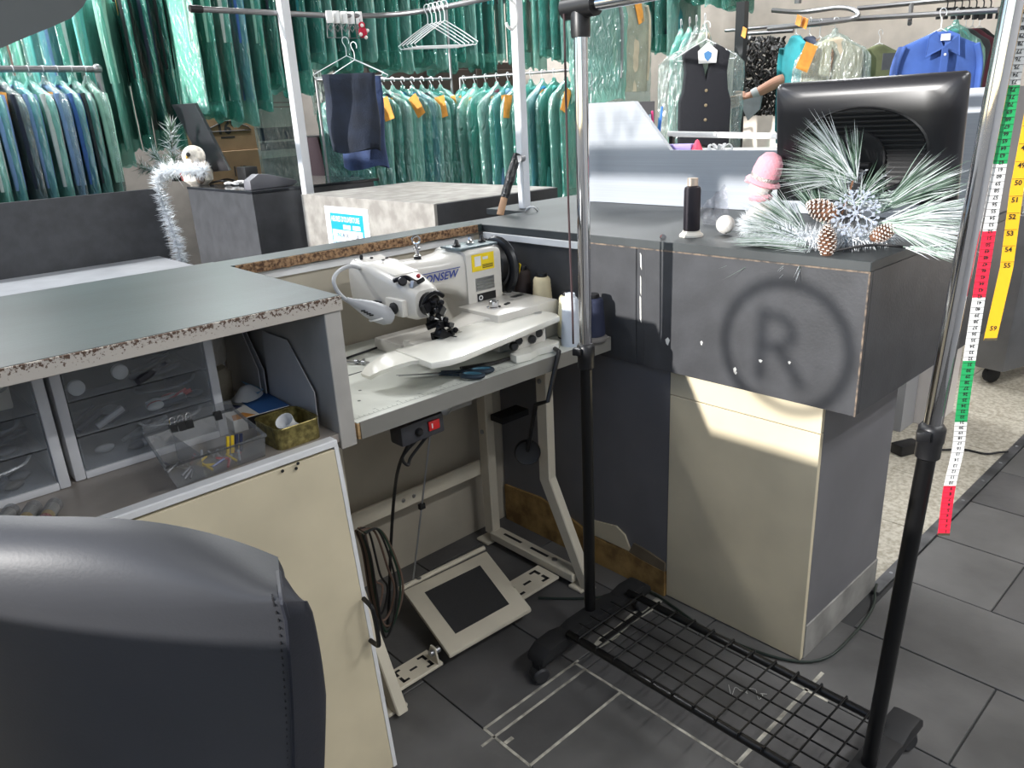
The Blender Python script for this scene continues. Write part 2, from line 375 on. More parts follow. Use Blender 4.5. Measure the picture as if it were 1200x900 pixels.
# small things on that shelf
M_pur, M_pink, M_pen = mat('lilac', (168,150,214), .6), mat('bright_pink', (226,70,100), .5), mat('pen_blue', (70,150,205), .4)
p = at(797, 173, x=2.29); tag(MB().obox((2.29, p.y, 1.266), (.05,.10,.032), (0,0,.2)).build('tape_box', M_pur, bevel=.003), 'lilac box lying on the silver cabinet shelf', 'box')
p = at(817, 172, x=2.29); tag(MB().lathe([(.02,0),(.022,.004),(.016,.02),(.006,.042),(.001,.046)], (2.29, p.y, 1.2505), 12).build('pincushion', M_pink, smooth=True), 'pink cone-shaped pincushion on the silver cabinet shelf', 'pincushion')
t = thing('ribbon_bow', 'crumpled white bow on the silver cabinet shelf', 'bow', (2.29, at(843,172,x=2.29).y, 1.2505), local=True)
for k in range(5):
    a = k*1.25; MB().tube(curve([(0,0,.006),(math.cos(a)*.03,math.sin(a)*.03,.03),(math.cos(a+.4)*.04,math.sin(a+.4)*.04,.012),(0,0,.004)],6), .006, 5, flat=.3).build('loop', M_white, t, smooth=True)
c = at(768, 160, x=2.30)
t = thing('pen_cup', 'small dark cup of pens on the silver cabinet shelf', 'pen cup', (2.30, c.y, 1.2505), local=True)
MB().lathe([(.022,0),(.024,.05),(.021,.05),(.019,.004)], n=14).build('cup', mat('dark_cup', (50,56,66), .4), t, smooth=True)
for k, cc in enumerate(((70,150,205),(190,220,235),(214,60,120),(60,120,200))):
    a = k*1.6; MB().tube([(.008*math.cos(a), .008*math.sin(a), .006), (.022*math.cos(a), .026*math.sin(a), .12+.012*k)], .0042, 6).build('pen', mat('pen_%d' % k, cc, .4), t, smooth=True)
wa_, wz_ = at(784,157,x=2.60), at(990,161,x=2.60)
wbo = thing('white_rail', 'white horizontal rail on short brackets behind the silver cabinet shelf', 'rail', (2.60, wa_.y, 1.25))
MB().tube([wa_, wz_], .011, 10).build('bar', M_white, wbo, smooth=True)
for q in (wa_.lerp(wz_,.02), wa_.lerp(wz_,.98)): MB().box(q.x-.008,q.x+.008,q.y-.008,q.y+.008,1.2505,q.z).build('bracket', M_black, wbo)

# ---- left storage counter (base cabinet, open hutch, worktop)
lc = thing('storage_counter', 'grey open-shelf counter with cream door and chipped edge, left of the sewing table', 'counter', (-.15, 1.6, 0))
YF = 1.318
MB().prism([(-1.15,YF),(.745,YF),(.758,1.875),(.758,1.965),(-1.15,1.965)], 'z', 1.062, 1.085).build('worktop', M_lamg, lc, bevel=.001, seg=1)
m_ch = mat('chipped_edge_paint', (186,178,168), .7, vary=.0)
nt = m_ch.node_tree; b = nt.nodes['Principled BSDF']; tc = nt.nodes.new('ShaderNodeTexCoord')
n1 = nt.nodes.new('ShaderNodeTexNoise'); n1.inputs['Scale'].default_value = 170; n1.inputs['Detail'].default_value = 8; n1.inputs['Roughness'].default_value = .7
sp = nt.nodes.new('ShaderNodeSeparateXYZ'); mr = nt.nodes.new('ShaderNodeMapRange'); ad = nt.nodes.new('ShaderNodeMath'); ad.operation = 'ADD'
mr.inputs[1].default_value = 1.056; mr.inputs[2].default_value = 1.084; mr.inputs[3].default_value = -.15; mr.inputs[4].default_value = .085
cr = nt.nodes.new('ShaderNodeValToRGB'); cr.color_ramp.elements[0].position = .54; cr.color_ramp.elements[0].color = lin((186,178,168)); cr.color_ramp.elements[1].position = .57; cr.color_ramp.elements[1].color = lin((84,62,48))
L = nt.links.new; L(tc.outputs['Object'], n1.inputs[0]); L(tc.outputs['Object'], sp.inputs[0]); L(sp.outputs[2], mr.inputs[0]); L(n1.outputs[0], ad.inputs[0]); L(mr.outputs[0], ad.inputs[1]); L(ad.outputs[0], cr.inputs[0]); L(cr.outputs[0], b.inputs['Base Color'])
MB().box(-1.15, .745, YF-.005, YF-.0005, 1.056, 1.0845).build('edge_band', m_ch, lc, bevel=.001, seg=1)
MB().box(.705, .742, YF, 1.87, .765, 1.0615).build('end_panel', M_grey, lc, bevel=.0015, seg=1)
MB().box(-1.15, .7045, 1.3235, 1.93, .782, .80).build('shelf', M_steel, lc)
MB().box(-1.15, .7045, 1.93, 1.95, .0, 1.0615).build('back_panel', M_grey, lc)
MB().box(.668, .688, 1.34, 1.92, 0, .7815).build('side_panel', M_creamd, lc)
MB().box(-1.15, -1.13, 1.34, 1.92, 0, 1.0615).build('side_panel', M_grey, lc)
def lean(x0, x1, t, z0, z1, o=0):      # board leaning out at its foot: top at Y 1.30, bottom at Y 1.225
    ya = lambda z: 1.223 + (1.298-1.223)*z/.80 - o
    return MB().add([(x0,ya(z0),z0),(x1,ya(z0),z0),(x1,ya(z0)+t,z0),(x0,ya(z0)+t,z0),(x0,ya(z1),z1),(x1,ya(z1),z1),(x1,ya(z1)+t,z1),(x0,ya(z1)+t,z1)],
                    [(0,3,2,1),(4,5,6,7),(0,1,5,4),(1,2,6,5),(2,3,7,6),(3,0,4,7)])
for x0, x1 in ((-.16, .676), (-1.15, -.166)):
    d = lean(x0, x1, .017, .006, .782).build('door', M_cream, lc, bevel=.001, seg=1)
    lean(x1, x1+.009, .019, .006, .790, .001).build('edge_trim', M_white, d)
    lean(x0, x1+.009, .0275, .787, .8015, .002).build('top_trim', M_white, d, bevel=.002, seg=1)
    if x0 > -.5:
        h0, h1 = at(428, 703, y=1.245), at(436, 752, y=1.240)
        hx = h0.x
        MB().tube(curve([(hx,1.252,h0.z),(hx-.002,1.222,h0.z-.003),(hx-.001,1.215,h0.z-.016),(hx,1.212,(h0.z+h1.z)/2),(hx,1.211,h1.z+.016),(hx,1.217,h1.z+.003),(hx,1.247,h1.z)],6), .0052, 8).build('handle', M_black, d, smooth=True)
        for px, py in ((349,543),(347,549),(331,552)):
            q = at(px, py, y=1.291); MB().lathe([(.0035,0),(.0035,.0008)], (q.x, q.y, q.z), 8, axis=(0,-1,0)).build('screw_hole', M_blackm, d)

# ---- narrow ledge and board behind the sewing table
ld = thing('back_ledge', 'narrow ledge with raw chipboard edge above the sewing corner wall board', 'ledge', (1.2, 1.92, 0))
MB().box(.762, 1.599, 1.876, 1.975, 1.0585, 1.082).build('ledge_top', M_lamg, ld, bevel=.001, seg=1)
random.seed(5)
for i in range(1):
    pts_t = [(.775+.02*k, 1.0815+random.uniform(-.0015,.0005)) for k in range(41)]; pts_b = [(.775+.02*k, 1.057+random.uniform(-.002,.002)) for k in range(41)]
    MB().prism(pts_t+pts_b[::-1], 'y', 1.869, 1.8755).build('chipboard_edge', M_chip, ld)
MB().box(.765, 1.66, 1.895, 1.915, .0, .73).box(.765, 1.599, 1.895, 1.915, .73, 1.058).build('wall_board', M_creamd, ld)
MB().box(.80, 1.545, 1.885, 1.8945, 1.030, 1.052).build('white_moulding', M_white, ld, bevel=.0015, seg=1)
MB().box(1.545, 1.572, 1.890, 1.8945, .985, 1.055).build('hinge_plate', M_grey, ld)
for z in (.995,1.012,1.03,1.045):
    MB().lathe([(.003,0),(.003,.001)], (1.558, 1.8905, z), 8, axis=(0,-1,0)).build('screw_hole', M_blackm, ld)

# ---- concrete-look block with the opening-hours sign, dark block beyond it
M_conc = mat('concrete_look', (152,149,143), .6, vary=.2, vscale=14, rgb2=(126,122,117), bump=.08, bscale=30, detail=8)
cb = thing('display_plinth', 'concrete-look plinth with dark end carrying the opening-hours sign', 'plinth', (2.25, 3.05, 0))
MB().box(1.90, 2.62, 2.52, 2.535, 0, 1.079).build('end_panel', M_lam, cb)
MB().box(1.897, 1.912, 2.519, 3.62, 0, 1.082).build('front', M_conc, cb, bevel=.001, seg=1)
MB().box(1.9125, 2.62, 2.5355, 3.62, 1.06, 1.081).build('top', M_conc, cb)
MB().box(1.9125, 2.62, 3.60, 3.62, 0, 1.0595).build('end_panel', M_lam, cb)
sg = thing('hours_sign', 'white and blue opening-hours sign fixed to the concrete-look plinth', 'sign', (1.894, 3.15, .8))
a, b_ = at(380, 241, x=1.895), at(431, 250, x=1.895)
SY0, SY1, SZ = b_.y, a.y, a.z                     # right edge, left edge, top
M_sgw, M_sgb = mat('sign_white', (240,243,246), .4), mat('sign_blue', (24,150,214), .4)
MB().box(1.8945, 1.8968, SY0, SY1, .72, SZ).build('board', M_sgw, sg)
yy0, yy1 = SY0+.045, SY1-.045; w_ = yy1-yy0
MB().box(1.8935, 1.8944, yy0, yy1, SZ-.108, SZ-.03).build('header', M_sgb, sg)
MB().box(1.8935, 1.8944, yy1-.008, yy1, .73, SZ-.1085).build('border', M_sgb, sg)
MB().box(1.8935, 1.8944, yy0, yy0+.016, .73, SZ-.1085).build('border', M_sgb, sg)
text("HEURES D'OUVERTURE", .036, (1.8932, yy1-.012, SZ-.068), (0,-1,0), (0,0,1), M_sgw, 'lettering', sg, squeeze=(w_-.024)/.40, bold=.0004)
for k, s_ in enumerate(('AM', 'PM')):
    MB().box(1.8930, 1.8934, yy0+.03+(1-k)*.085, yy0+.03+(1-k)*.085+.065, SZ-.102, SZ-.082).build('column_head', M_sgw, sg)
for k, (d_, h1, h2) in enumerate((('LUNDI','8 00','7 00'),('MARDI','8 00','7 00'),('MERCREDI','8 00','7 00'),('JEUDI','8 00','7 00'))):
    z = SZ-.142-.040*k
    text(d_, .030, (1.8932, yy1-.02, z), (0,-1,0), (0,0,1), M_sgb, 'lettering', sg)
    text(h1, .030, (1.8932, yy0+.19, z), (0,-1,0), (0,0,1), mat('sign_grey', (90,100,110), .5), 'lettering', sg)
    text(h2, .030, (1.8932, yy0+.10, z), (0,-1,0), (0,0,1), MATS['sign_grey'], 'lettering', sg)

db = thing('cash_plinth', 'charcoal plinth with glossy top beside the tinsel garland', 'plinth', (2.15, 4.4, 0))
M_gloss = mat('glossy_black_top', (36,38,42), .12)
MB().box(1.80, 1.815, 3.97, 4.86, 0, 1.079).build('front', M_lam, db)
MB().box(1.8155, 2.56, 3.97, 3.985, 0, 1.079).build('end_panel', M_lam, db)
MB().box(1.8155, 2.56, 4.845, 4.86, 0, 1.079).build('end_panel', M_lam, db)
MB().box(1.797, 2.60, 3.967, 4.863, 1.0795, 1.095).build('top', M_gloss, db, bevel=.002, seg=1)
pw = thing('parapet_desk', 'long charcoal parapet with low grey desk in front, far left', 'desk', (.6, 4.8, 0))
MB().box(-1.1, 1.74, 5.2, 5.24, 0, 1.08).build('parapet', M_lam, pw, bevel=.001, seg=1)
MB().box(-1.1, 1.66, 4.05, 5.195, .635, .66).build('desk_top', mat('pale_grey_top', (150,152,156), .45, vary=.06), pw)
MB().box(-1.1, 1.66, 4.06, 4.08, 0, .634).build('desk_front', M_lam, pw)
# ================================================================ things in the open hutch (shelf z .80)
M_frost = film('frosted_drawer', (214,218,222), clear=.80, rough=.3, bump=.08, bscale=20, gloss=.05)
M_clear = film('clear_plastic', (206,208,210), clear=.80, rough=.12, bump=.05, bscale=20, gloss=.10)
M_dgrey = mat('drawer_frame', (196,196,198), .5)
def tower(x0, x1, yf, yb, label, cont, seed):
    random.seed(seed)
    t = thing('drawer_tower', label, 'drawer tower', ((x0+x1)/2, (yf+yb)/2, .80), 'plastic drawer towers in the hutch')
    z0, z1 = .8005, 1.026; w = .019
    for a, b in ((x0, x0+w), (x1-w, x1)):
        MB().box(a, b, yf, yb, z0, z1).build('frame_side', M_dgrey, t, bevel=.004)
    MB().box(x0+w, x1-w, yf, yb, z0, z0+.014).build('frame_bottom', M_dgrey, t, bevel=.002)
    MB().box(x0+w, x1-w, yf, yb, z1-.006, z1).build('frame_top', M_dgrey, t)
    n = 3; h = (z1-.006-z0-.014)/n
    for k in range(n):
        a, b = z0+.014+h*k+.0005, z0+.014+h*(k+1)-.0015
        d = MB()
        d.add([(x0+w+.002,yf+.003,a),(x1-w-.002,yf+.003,a),(x1-w-.002,yf+.003,b),(x0+w+.002,yf+.003,b)],[(0,1,2,3)])
        d.box(x0+w+.002, x0+w+.004, yf+.0046, yb-.01, a, b-.008).box(x1-w-.004, x1-w-.002, yf+.0046, yb-.01, a, b-.008)
        d.box(x0+w+.0042, x1-w-.0042, yf+.0046, yb-.01, a, a+.002)
        d = d.build('drawer', M_frost, t)
        xc = (x0+x1)/2+.04
        pts = [(xc-.06, yf, b-.002), (xc-.045, yf-.012, b-.010), (xc, yf-.017, b-.014), (xc+.045, yf-.012, b-.010), (xc+.06, yf, b-.002)]
        MB().tube(curve(pts, 5), .0035, 6, flat=.6).build('pull', M_frost, d, smooth=True)
    return t
t1 = tower(.253, .548, 1.50, 1.80, 'grey framed three-drawer plastic tower behind the clear tray', None, 1)
t2 = tower(-.06, .243, 1.487, 1.80, 'grey framed three-drawer plastic tower partly cut by the picture edge', None, 2)
# what shows through the drawer fronts
def stuffing(cx, cy, z, size, n, cols, seed, label):
    random.seed(seed); t = thing('notions_bundle', label, 'sewing notions', (cx, cy, z), local=True, group='contents of the drawers')
    for k in range(n):
        c = random.choice(cols); m = mat('notion_%d_%d_%d' % c, c, .6)
        a = random.uniform(-.5, .5); x = random.uniform(-size[0], size[0]); y = random.uniform(-size[1], size[1]); l = random.uniform(.02, .045)
        kk = random.random()
        if kk < .5: MB().tube([(x-l*math.cos(a), y-l*math.sin(a), .006), (x+l*math.cos(a), y+l*math.sin(a), random.uniform(.01, size[2]))], random.uniform(.003, .008), 7).build('notion', m, t, smooth=True)
        else: MB().ball((x, y, .009), .016, 10, 6, (1.2, .7, .5), Euler((0, 0, a)).to_matrix()).build('notion', m, t, smooth=True)
D, R_, Wt, G = (70,72,80), (200,60,62), (225,225,225), (150,152,156)
stuffing(.455, 1.535, .8865, (.05, .03, .03), 10, (D, R_, Wt, D), 4, 'loose scissors and notions in the middle drawer of the near tower')
stuffing(.33, 1.545, .8865, (.04, .04, .03), 5, (D, G), 5, 'dark folded scraps in the middle drawer of the near tower')
stuffing(.40, 1.56, .8165, (.09, .05, .03), 9, (D, (52,56,68), G), 6, 'dark scraps in the bottom drawer of the near tower')
stuffing(.44, 1.555, .956, (.05, .05, .03), 6, (D, (60,60,66)), 7, 'dark packets in the top drawer of the near tower')
stuffing(.15, 1.55, .8165, (.07, .05, .03), 8, (D, G, (70,66,60)), 8, 'dark scraps in the bottom drawer of the left tower')
stuffing(.15, 1.54, .8865, (.06, .04, .03), 6, ((60,96,120), D), 9, 'blue packet and scraps in the middle drawer of the left tower')
tag(MB().obox((.13, 1.545, .992), (.13, .05, .058), (.15, 0, 0)).build('paper_pack', mat('buff_paper', (190,184,172), .8), bevel=.004), 'buff paper pack in the top drawer of the left tower', 'paper pack')
for k, (px, py) in enumerate(((90,455),(141,436))):
    p = at(px, py, y=1.515)
    tag(MB().lathe([(.014,0),(.0145,.003),(.0145,.012),(.012,.014)], (p.x, p.y+.012, p.z), 20, axis=(0,-1,0)).build('plastic_reel', M_white, smooth=True),
        ('white round reel in the top drawer, nearer the frame corner', 'white round reel in the top drawer, above the drawer pull')[k], 'reel', 'white reels in the top drawer')

# clear organiser tray with clips and pins
ct = thing('organiser_tray', 'clear plastic organiser tray of pins overhanging the shelf front', 'tray', (.47, 1.41, .80))
def tray_wall():
    mb = MB(); b = [(.375,1.325),(.548,1.335),(.560,1.455),(.390,1.450)]; tz = [(.352,1.285),(.535,1.288),(.556,1.475),(.378,1.470)]
    z0, z1 = .8008, .862
    for i in range(4):
        j = (i+1) % 4
        mb.add([(b[i][0],b[i][1],z0),(b[j][0],b[j][1],z0),(tz[j][0],tz[j][1],z1),(tz[i][0],tz[i][1],z1)], [(0,1,2,3)])
    mb.add([(x,y,z0) for x,y in b], [(0,1,2,3)])
    return mb, tz, z1
mb, tz, z1 = tray_wall(); mb.build('tray_body', M_clear, ct)
MB().tube([(x, y, z1) for x, y in tz], .004, 6, closed=True).build('rim', M_clear, ct, smooth=True)
MB().box(.425, .427, 1.33, 1.46, .802, .85).build('divider', M_clear, ct)
lid = MB().add([(.556,1.475,z1),(.378,1.470,z1),(.383,1.488,z1+.014),(.560,1.490,z1+.016)], [(0,1,2,3)]).build('lid', M_clear, ct)
random.seed(11)
cols = [(206,176,44),(206,176,44),(60,84,160),(150,152,156),(170,60,66),(150,152,156)]
for k in range(26):
    x, y = random.uniform(.44, .53), random.uniform(1.345, 1.43); c = random.choice(cols); a = random.uniform(0, 3.1); l = random.uniform(.008, .016)
    if k > 17: x, y = random.uniform(.39, .42), random.uniform(1.345, 1.43); c = (120,120,124)
    tag(MB().tube([(x-l*math.cos(a), y-l*math.sin(a), .8035), (x+l*math.cos(a), y+l*math.sin(a), .809+random.uniform(0,.008))], .0024, 5).build('safety_pin', mat('pin_%d_%d_%d' % c, c, .35, .5 if c[0] == c[1] else 0)),
        'small pin or clip lying among the others in the clear tray', 'pin', 'pins in the clear tray')
for k in range(4):
    x = .497+k*.008
    tag(MB().obox((x, 1.38-.002*k, .828), (.006, .004, .038), (.15, .1, 0)).build('marker_stick', mat('stick_yellow', (226,190,40), .5) if k < 2 else mat('stick_navy', (44,50,78), .5), bevel=.001),
        ('yellow stick standing in the clear tray, nearer the divider', 'yellow stick standing in the clear tray, beside the navy ones', 'navy stick standing in the clear tray, beside the yellow ones', 'navy stick standing in the clear tray, farthest from the divider')[k], 'stick', 'sticks in the clear tray')
for k, (px, py) in enumerate(((203,500),(213,499),(222,497),(258,500))):
    p = at(px, py, y=1.472)
    t = thing('binder_clip', ('black binder clip leftmost on the clear tray rim', 'black binder clip second along the clear tray rim', 'black binder clip third along the clear tray rim', 'black binder clip alone on the tray rim near the blue box')[k], 'binder clip', (p.x, 1.474, .856), 'binder clips on the tray rim', local=True)
    MB().prism([(-.004,.010),(.004,.010),(.006,-.006),(-.006,-.006)], 'x', -.007, .007).build('clip_body', M_black, t)
    if k < 3:
        MB().tube(curve([(-.004,0,.010),(-.005,-.002,.022),(0,-.003,.026),(.005,-.002,.022),(.004,0,.010)],5), .0009, 5).build('wire_arm', M_chrome, t, smooth=True)
# tin with a paper cup lid in it
tn = thing('biscuit_tin', 'dull gold rounded tin without lid beside the clear tray', 'tin', (.625, 1.385, .8005), local=True, rot=(0,0,.02))
def rrect(w, h, r, n=5):
    out = []
    for cx, cy, a0 in ((w-r,h-r,0),(-w+r,h-r,90),(-w+r,-h+r,180),(w-r,-h+r,270)):
        for k in range(n+1):
            a = math.radians(a0+90*k/n); out.append((cx+r*math.cos(a), cy+r*math.sin(a)))
    return out
M_tin = mat('gold_tin', (150,138,84), .35, .6, vary=.25, vscale=90, rgb2=(104,94,56))
o_, i_ = rrect(.048,.052,.016), rrect(.045,.049,.014)
MB().loft([[(x,y,z) for x,y in s_] for s_, z in ((o_,0),(o_,.043),(i_,.043),(i_,.003))], True).build('tin_body', M_tin, tn)
MB().tube([(x,y,.043) for x,y in o_], .0016, 5, closed=True).build('rolled_rim', M_tin, tn, smooth=True)
tag(MB().lathe([(.012,0),(.014,.001),(.019,.03),(.018,.03),(.012,.003)], (.627,1.375,.822), 16, axis=(-.5,-.25,.8)).build('paper_cup', M_white, smooth=True), 'small white paper cup lying in the gold tin', 'cup')
tag(MB().obox((.607,1.362,.818), (.03,.022,.006), (.2,.15,.4)).build('chalk_piece', M_white, bevel=.002), 'flat white chalk piece in the gold tin', 'chalk')
tag(MB().obox((.640,1.405,.812), (.034,.02,.012), (.1,-.1,.2)).build('chalk_piece', M_white, bevel=.002), 'white chalk block at the back of the gold tin', 'chalk')
# blue and black carton under a folded mask
bx = thing('carton', 'flat blue, black and white carton under the folded mask', 'carton', (.640, 1.545, .8005), local=True, rot=(0,0,-.05))
MB().box(-.080,.046,-.055,.075,0,.028).build('carton_body', mat('carton_white', (198,196,190), .55), bx, bevel=.0012, seg=1)
MB().box(-.022,.0462,-.054,.0752,.028,.0286).build('blue_panel', mat('carton_blue', (44,86,140), .5), bx)
MB().box(-.05,.0464,-.0556,-.0551,.001,.027).build('black_panel', M_black, bx)
MB().prism([(-.078,-.053),(-.03,-.053),(-.045,-.02),(-.07,-.022)], 'z', .028, .0287).build('orange_panel', mat('carton_orange', (186,122,44), .5), bx)
MB().prism([(-.078,.02),(-.078,.07),(-.05,.06),(-.03,.02),(-.06,.005)], 'z', .028, .0287).build('navy_panel', mat('carton_navy', (34,40,72), .5), bx)
text('Glide', .016, (-.02,-.0557,.008), (1,0,0), (0,0,1), M_white, 'lettering', bx, shear=.2)
mk = thing('folded_mask', 'light blue and white folded face mask lying on the carton', 'face mask', (.640, 1.60, .83), local=True, rot=(0,0,.5))
def shell(w, h, d, z0, n=8, m_=6, fold=.004):
    mb = MB(); V = []
    for i in range(n+1):
        for j in range(m_+1):
            u, v = i/n*2-1, j/m_*2-1
            V.append((w*u*(1-.25*v*v), h*v*(1-.3*u*u), z0+d*(1-u*u)*(1-v*v)+fold*math.sin(v*9)))
    F = [(i*(m_+1)+j, (i+1)*(m_+1)+j, (i+1)*(m_+1)+j+1, i*(m_+1)+j+1) for i in range(n) for j in range(m_)]
    k = len(V); V2 = [(x,y,z-.0015) for x,y,z in V]
    mb.add(V, F); mb.add(V2, F)
    return mb
shell(.04,.028,.026,.006).build('mask_body', mat('mask_white', (200,202,204), .8), mk, smooth=True)
MB().add([(-.002,-.030,.014),(.045,-.012,.008),(.032,.026,.026),(.0,.012,.042)], [(0,1,2,3)]).build('blue_fold', mat('mask_blue', (120,160,192), .8), mk)
# rolled plastic packs at the back, envelopes leaning on the end panel
M_poly = film('cloudy_poly', (224,220,212), clear=.25, rough=.3, bump=.5, bscale=30, gloss=.08)
rp = thing('wrapped_roll', 'cloudy plastic wrapped roll standing behind the carton', 'roll', (.60, 1.72, .8005), local=True)
MB().lathe([(.045,0),(.052,.01),(.055,.07),(.045,.085),(.02,.09)], n=16).build('lower_roll', mat('cream_cloth', (176,168,150), .9, bump=.4, bscale=60), rp, smooth=True)
MB().lathe([(.03,.092),(.05,.10),(.053,.13),(.053,.21),(.045,.235),(.01,.24)], n=16).build('upper_roll', M_poly, rp, smooth=True)
M_env = mat('envelope_paper', (190,188,188), .8, vary=.05)
for k, (y0, y1, h, dx, lab) in enumerate(((1.385,1.60,.175,.004,'white envelope with slanted flap leaning on the hutch end panel, nearest the tin'),(1.60,1.78,.19,.012,'white printed paper wad leaning on the hutch end panel, behind the envelope'),(1.61,1.79,.188,.020,'white paper sheet leaning behind the printed paper wad'))):
    xb, xt = .698-dx, .702-dx*.6
    e = MB().add([(xb,y0,.8005),(xb,y1,.8005),(xt,y1,.80+h),(xt,y0+.10,.80+h),(xb+.002,y0,.80+h*.45)], [(0,1,2,3,4)])
    e.add([(p.x-.0022,p.y,p.z) for p in e.v[:5]], [(0,4,3,2,1)])
    n5 = len(e.v)-5; e.f += [(i,(i+1)%5,n5+(i+1)%5,n5+i) for i in range(5)]
    tag(e.build('envelope', M_env), lab, 'envelope', 'papers in the hutch')
# small glass thread tubes at the front of the shelf, half behind the chair
for k, (px, py, c) in enumerate(((58,600,(150,40,36)),(33,603,(120,108,96)),(6,607,(60,60,58)))):
    p = at(px, py, z=.815)
    t = thing('thread_tube', ('clear tube of red and gold thread lying at the shelf front', 'clear tube of pale gold thread lying at the shelf front', 'clear tube of dark thread lying at the shelf front, by the picture edge')[k], 'thread tube', (p.x, p.y, .8135), 'thread tubes at the shelf front', local=True)
    ax = (.45, .85, 0)
    MB().lathe([(.0125,-.03),(.013,-.028),(.013,.03),(.0125,.032)], (0,0,0), 14, axis=ax).build('tube_wall', M_clear, t, smooth=True)
    MB().lathe([(.0105,-.027),(.0105,-.021)], (0,0,0), 14, axis=ax).build('thread', mat('thr_%d' % k, c, .8), t, smooth=True)
    MB().lathe([(.0105,-.020),(.0105,-.008)], (0,0,0), 14, axis=ax).build('thread', mat('thr_gold', (190,160,84), .5, .3), t, smooth=True)
    MB().lathe([(.0105,-.007),(.0105,.02)], (0,0,0), 14, axis=ax).build('thread', mat('thr_grey', (150,146,140), .7), t, smooth=True)
# ================================================================ sewing table and machine
M_ttop = mat('pale_table_top', (212,214,206), .42, vary=.05, vscale=5)
M_tedge = mat('grey_edge_band', (126,124,118), .5)
M_stand = mat('cream_enamel', (208,200,182), .42, vary=.04)
M_mach = mat('machine_enamel', (208,204,196), .3, coat=.3)
M_plate = mat('white_enamel', (232,230,220), .25, coat=.4)
TZ = .80; TX0, TX1, TY0, TY1 = .762, 1.594, 1.342, 1.888
tb = thing('sewing_table', 'pale industrial sewing table on a cream steel stand in the corner', 'table', (1.18, 1.6, 0))
MB().box(TX0, TX1, TY0+.003, TY1, TZ-.038, TZ-.002).build('core', M_wood, tb)
MB().box(TX0, TX1, TY0+.003, TY1, TZ-.0019, TZ).build('laminate_top', M_ttop, tb)
MB().box(TX0+.006, TX1+.001, TY0, TY0+.0029, TZ-.039, TZ+.0003).build('front_edge_band', M_tedge, tb)
MB().box(TX1, TX1+.002, TY0+.003, TY1, TZ-.039, TZ+.0003).build('end_edge_band', M_tedge, tb)
# printed rule along the front edge, cut-out outline of the machine well
rule = MB()
for k in range(64):
    x = TX0+.01+.0125*k
    if x > 1.30: break
    h = .012 if k % 5 == 0 else .006
    rule.add([(x,TY0+.028,TZ+.0003),(x+.0012,TY0+.028,TZ+.0003),(x+.0012,TY0+.028+h,TZ+.0003),(x,TY0+.028+h,TZ+.0003)], [(0,1,2,3)])
rule.add([(TX0+.005,TY0+.024,TZ+.0003),(1.30,TY0+.024,TZ+.0003),(1.30,TY0+.0253,TZ+.0003),(TX0+.005,TY0+.0253,TZ+.0003)], [(0,1,2,3)])
M_print = mat('print_grey', (120,122,118), .6)
rule.build('printed_rule', M_print, tb)
for k in range(1, 10): text(str(k*10), .008, (TX0+.01+.0125*k*5-.005, TY0+.043, TZ), (1,0,0), (0,1,0), M_print, 'rule_numeral', tb, depth=.0003)
MB().box(TX0+.01, 1.05, 1.640, 1.645, TZ, TZ+.0006).build('well_joint', M_blackm, tb)
for x, y in ((.90,1.80),(.86,1.74),(1.0,1.77),(.88,1.52),(.84,1.46)):
    MB().lathe([(.004,0),(.004,.0006)], (x,y,TZ), 8).build('drill_mark', M_print, tb)
MB().lathe([(.012,0),(.012,.0008)], (1.01,1.70,TZ), 14).build('thread_hole', M_kick, tb)
# stand: two side frames, rear cross plate
def side(x, w=.035):
    p0 = 1.80
    MB().box(x-w/2, x+w/2, p0-.022, p0+.022, .035, .76).build('rear_post', M_stand, tb, bevel=.003, seg=1)
    lp = [(1.54,.7605),(1.495,.7605),(1.495,.345),(1.335,.012),(1.378,.012),(1.54,.33)]
    MB().prism(lp, 'x', x-w/2+.002, x+w/2-.002).build('front_leg', M_stand, tb, bevel=.003, seg=1)
    fb = MB().box(x-w/2-.008, x+w/2+.008, 1.40, 1.785, .0205, .05).build('foot_beam', M_stand, tb, bevel=.003, seg=1)
    for y0, y1 in ((1.655,1.74),(1.53,1.61)):
        MB().box(x-.005, x+.005, y0, y1, .05, .0508).build('slot', M_blackm, fb)
    MB().lathe([(.009,0),(.009,.004),(.005,.006)], (x, 1.50, .05), 10).build('bolt', M_alu, fb, smooth=True)
    MB().box(x-.03, x+.03, 1.36, 1.415, .001, .0118).build('front_foot', M_stand, tb, bevel=.003, seg=1)
    MB().box(x-.04, x+.02, 1.785, 1.845, .001, .0118).build('rear_foot', M_stand, tb, bevel=.003, seg=1)
    MB().box(x-.02, x+.02, 1.50, 1.83, .735, .7605).build('table_bracket', M_stand, tb)
    for y, z in ((1.52,.66),(1.80,.42)):
        MB().lathe([(.008,0),(.008,.004),(.004,.006)], (x-w/2, y, z), 10, axis=(-1,0,0)).build('bolt', M_alu, tb, smooth=True)
side(1.497); side(.785)
MB().box(.80, 1.48, 1.823, 1.832, .255, .31).build('cross_plate', M_stand, tb, bevel=.002, seg=1)
MB().box(1.485, 1.60, 1.70, 1.76, .47, .49).build('rear_crosspiece', M_blackm, tb)
for x in (1.16, 1.20):
    MB().lathe([(.006,0),(.006,.004)], (x, 1.823, .285), 8, axis=(0,-1,0)).build('bolt', M_alu, tb)

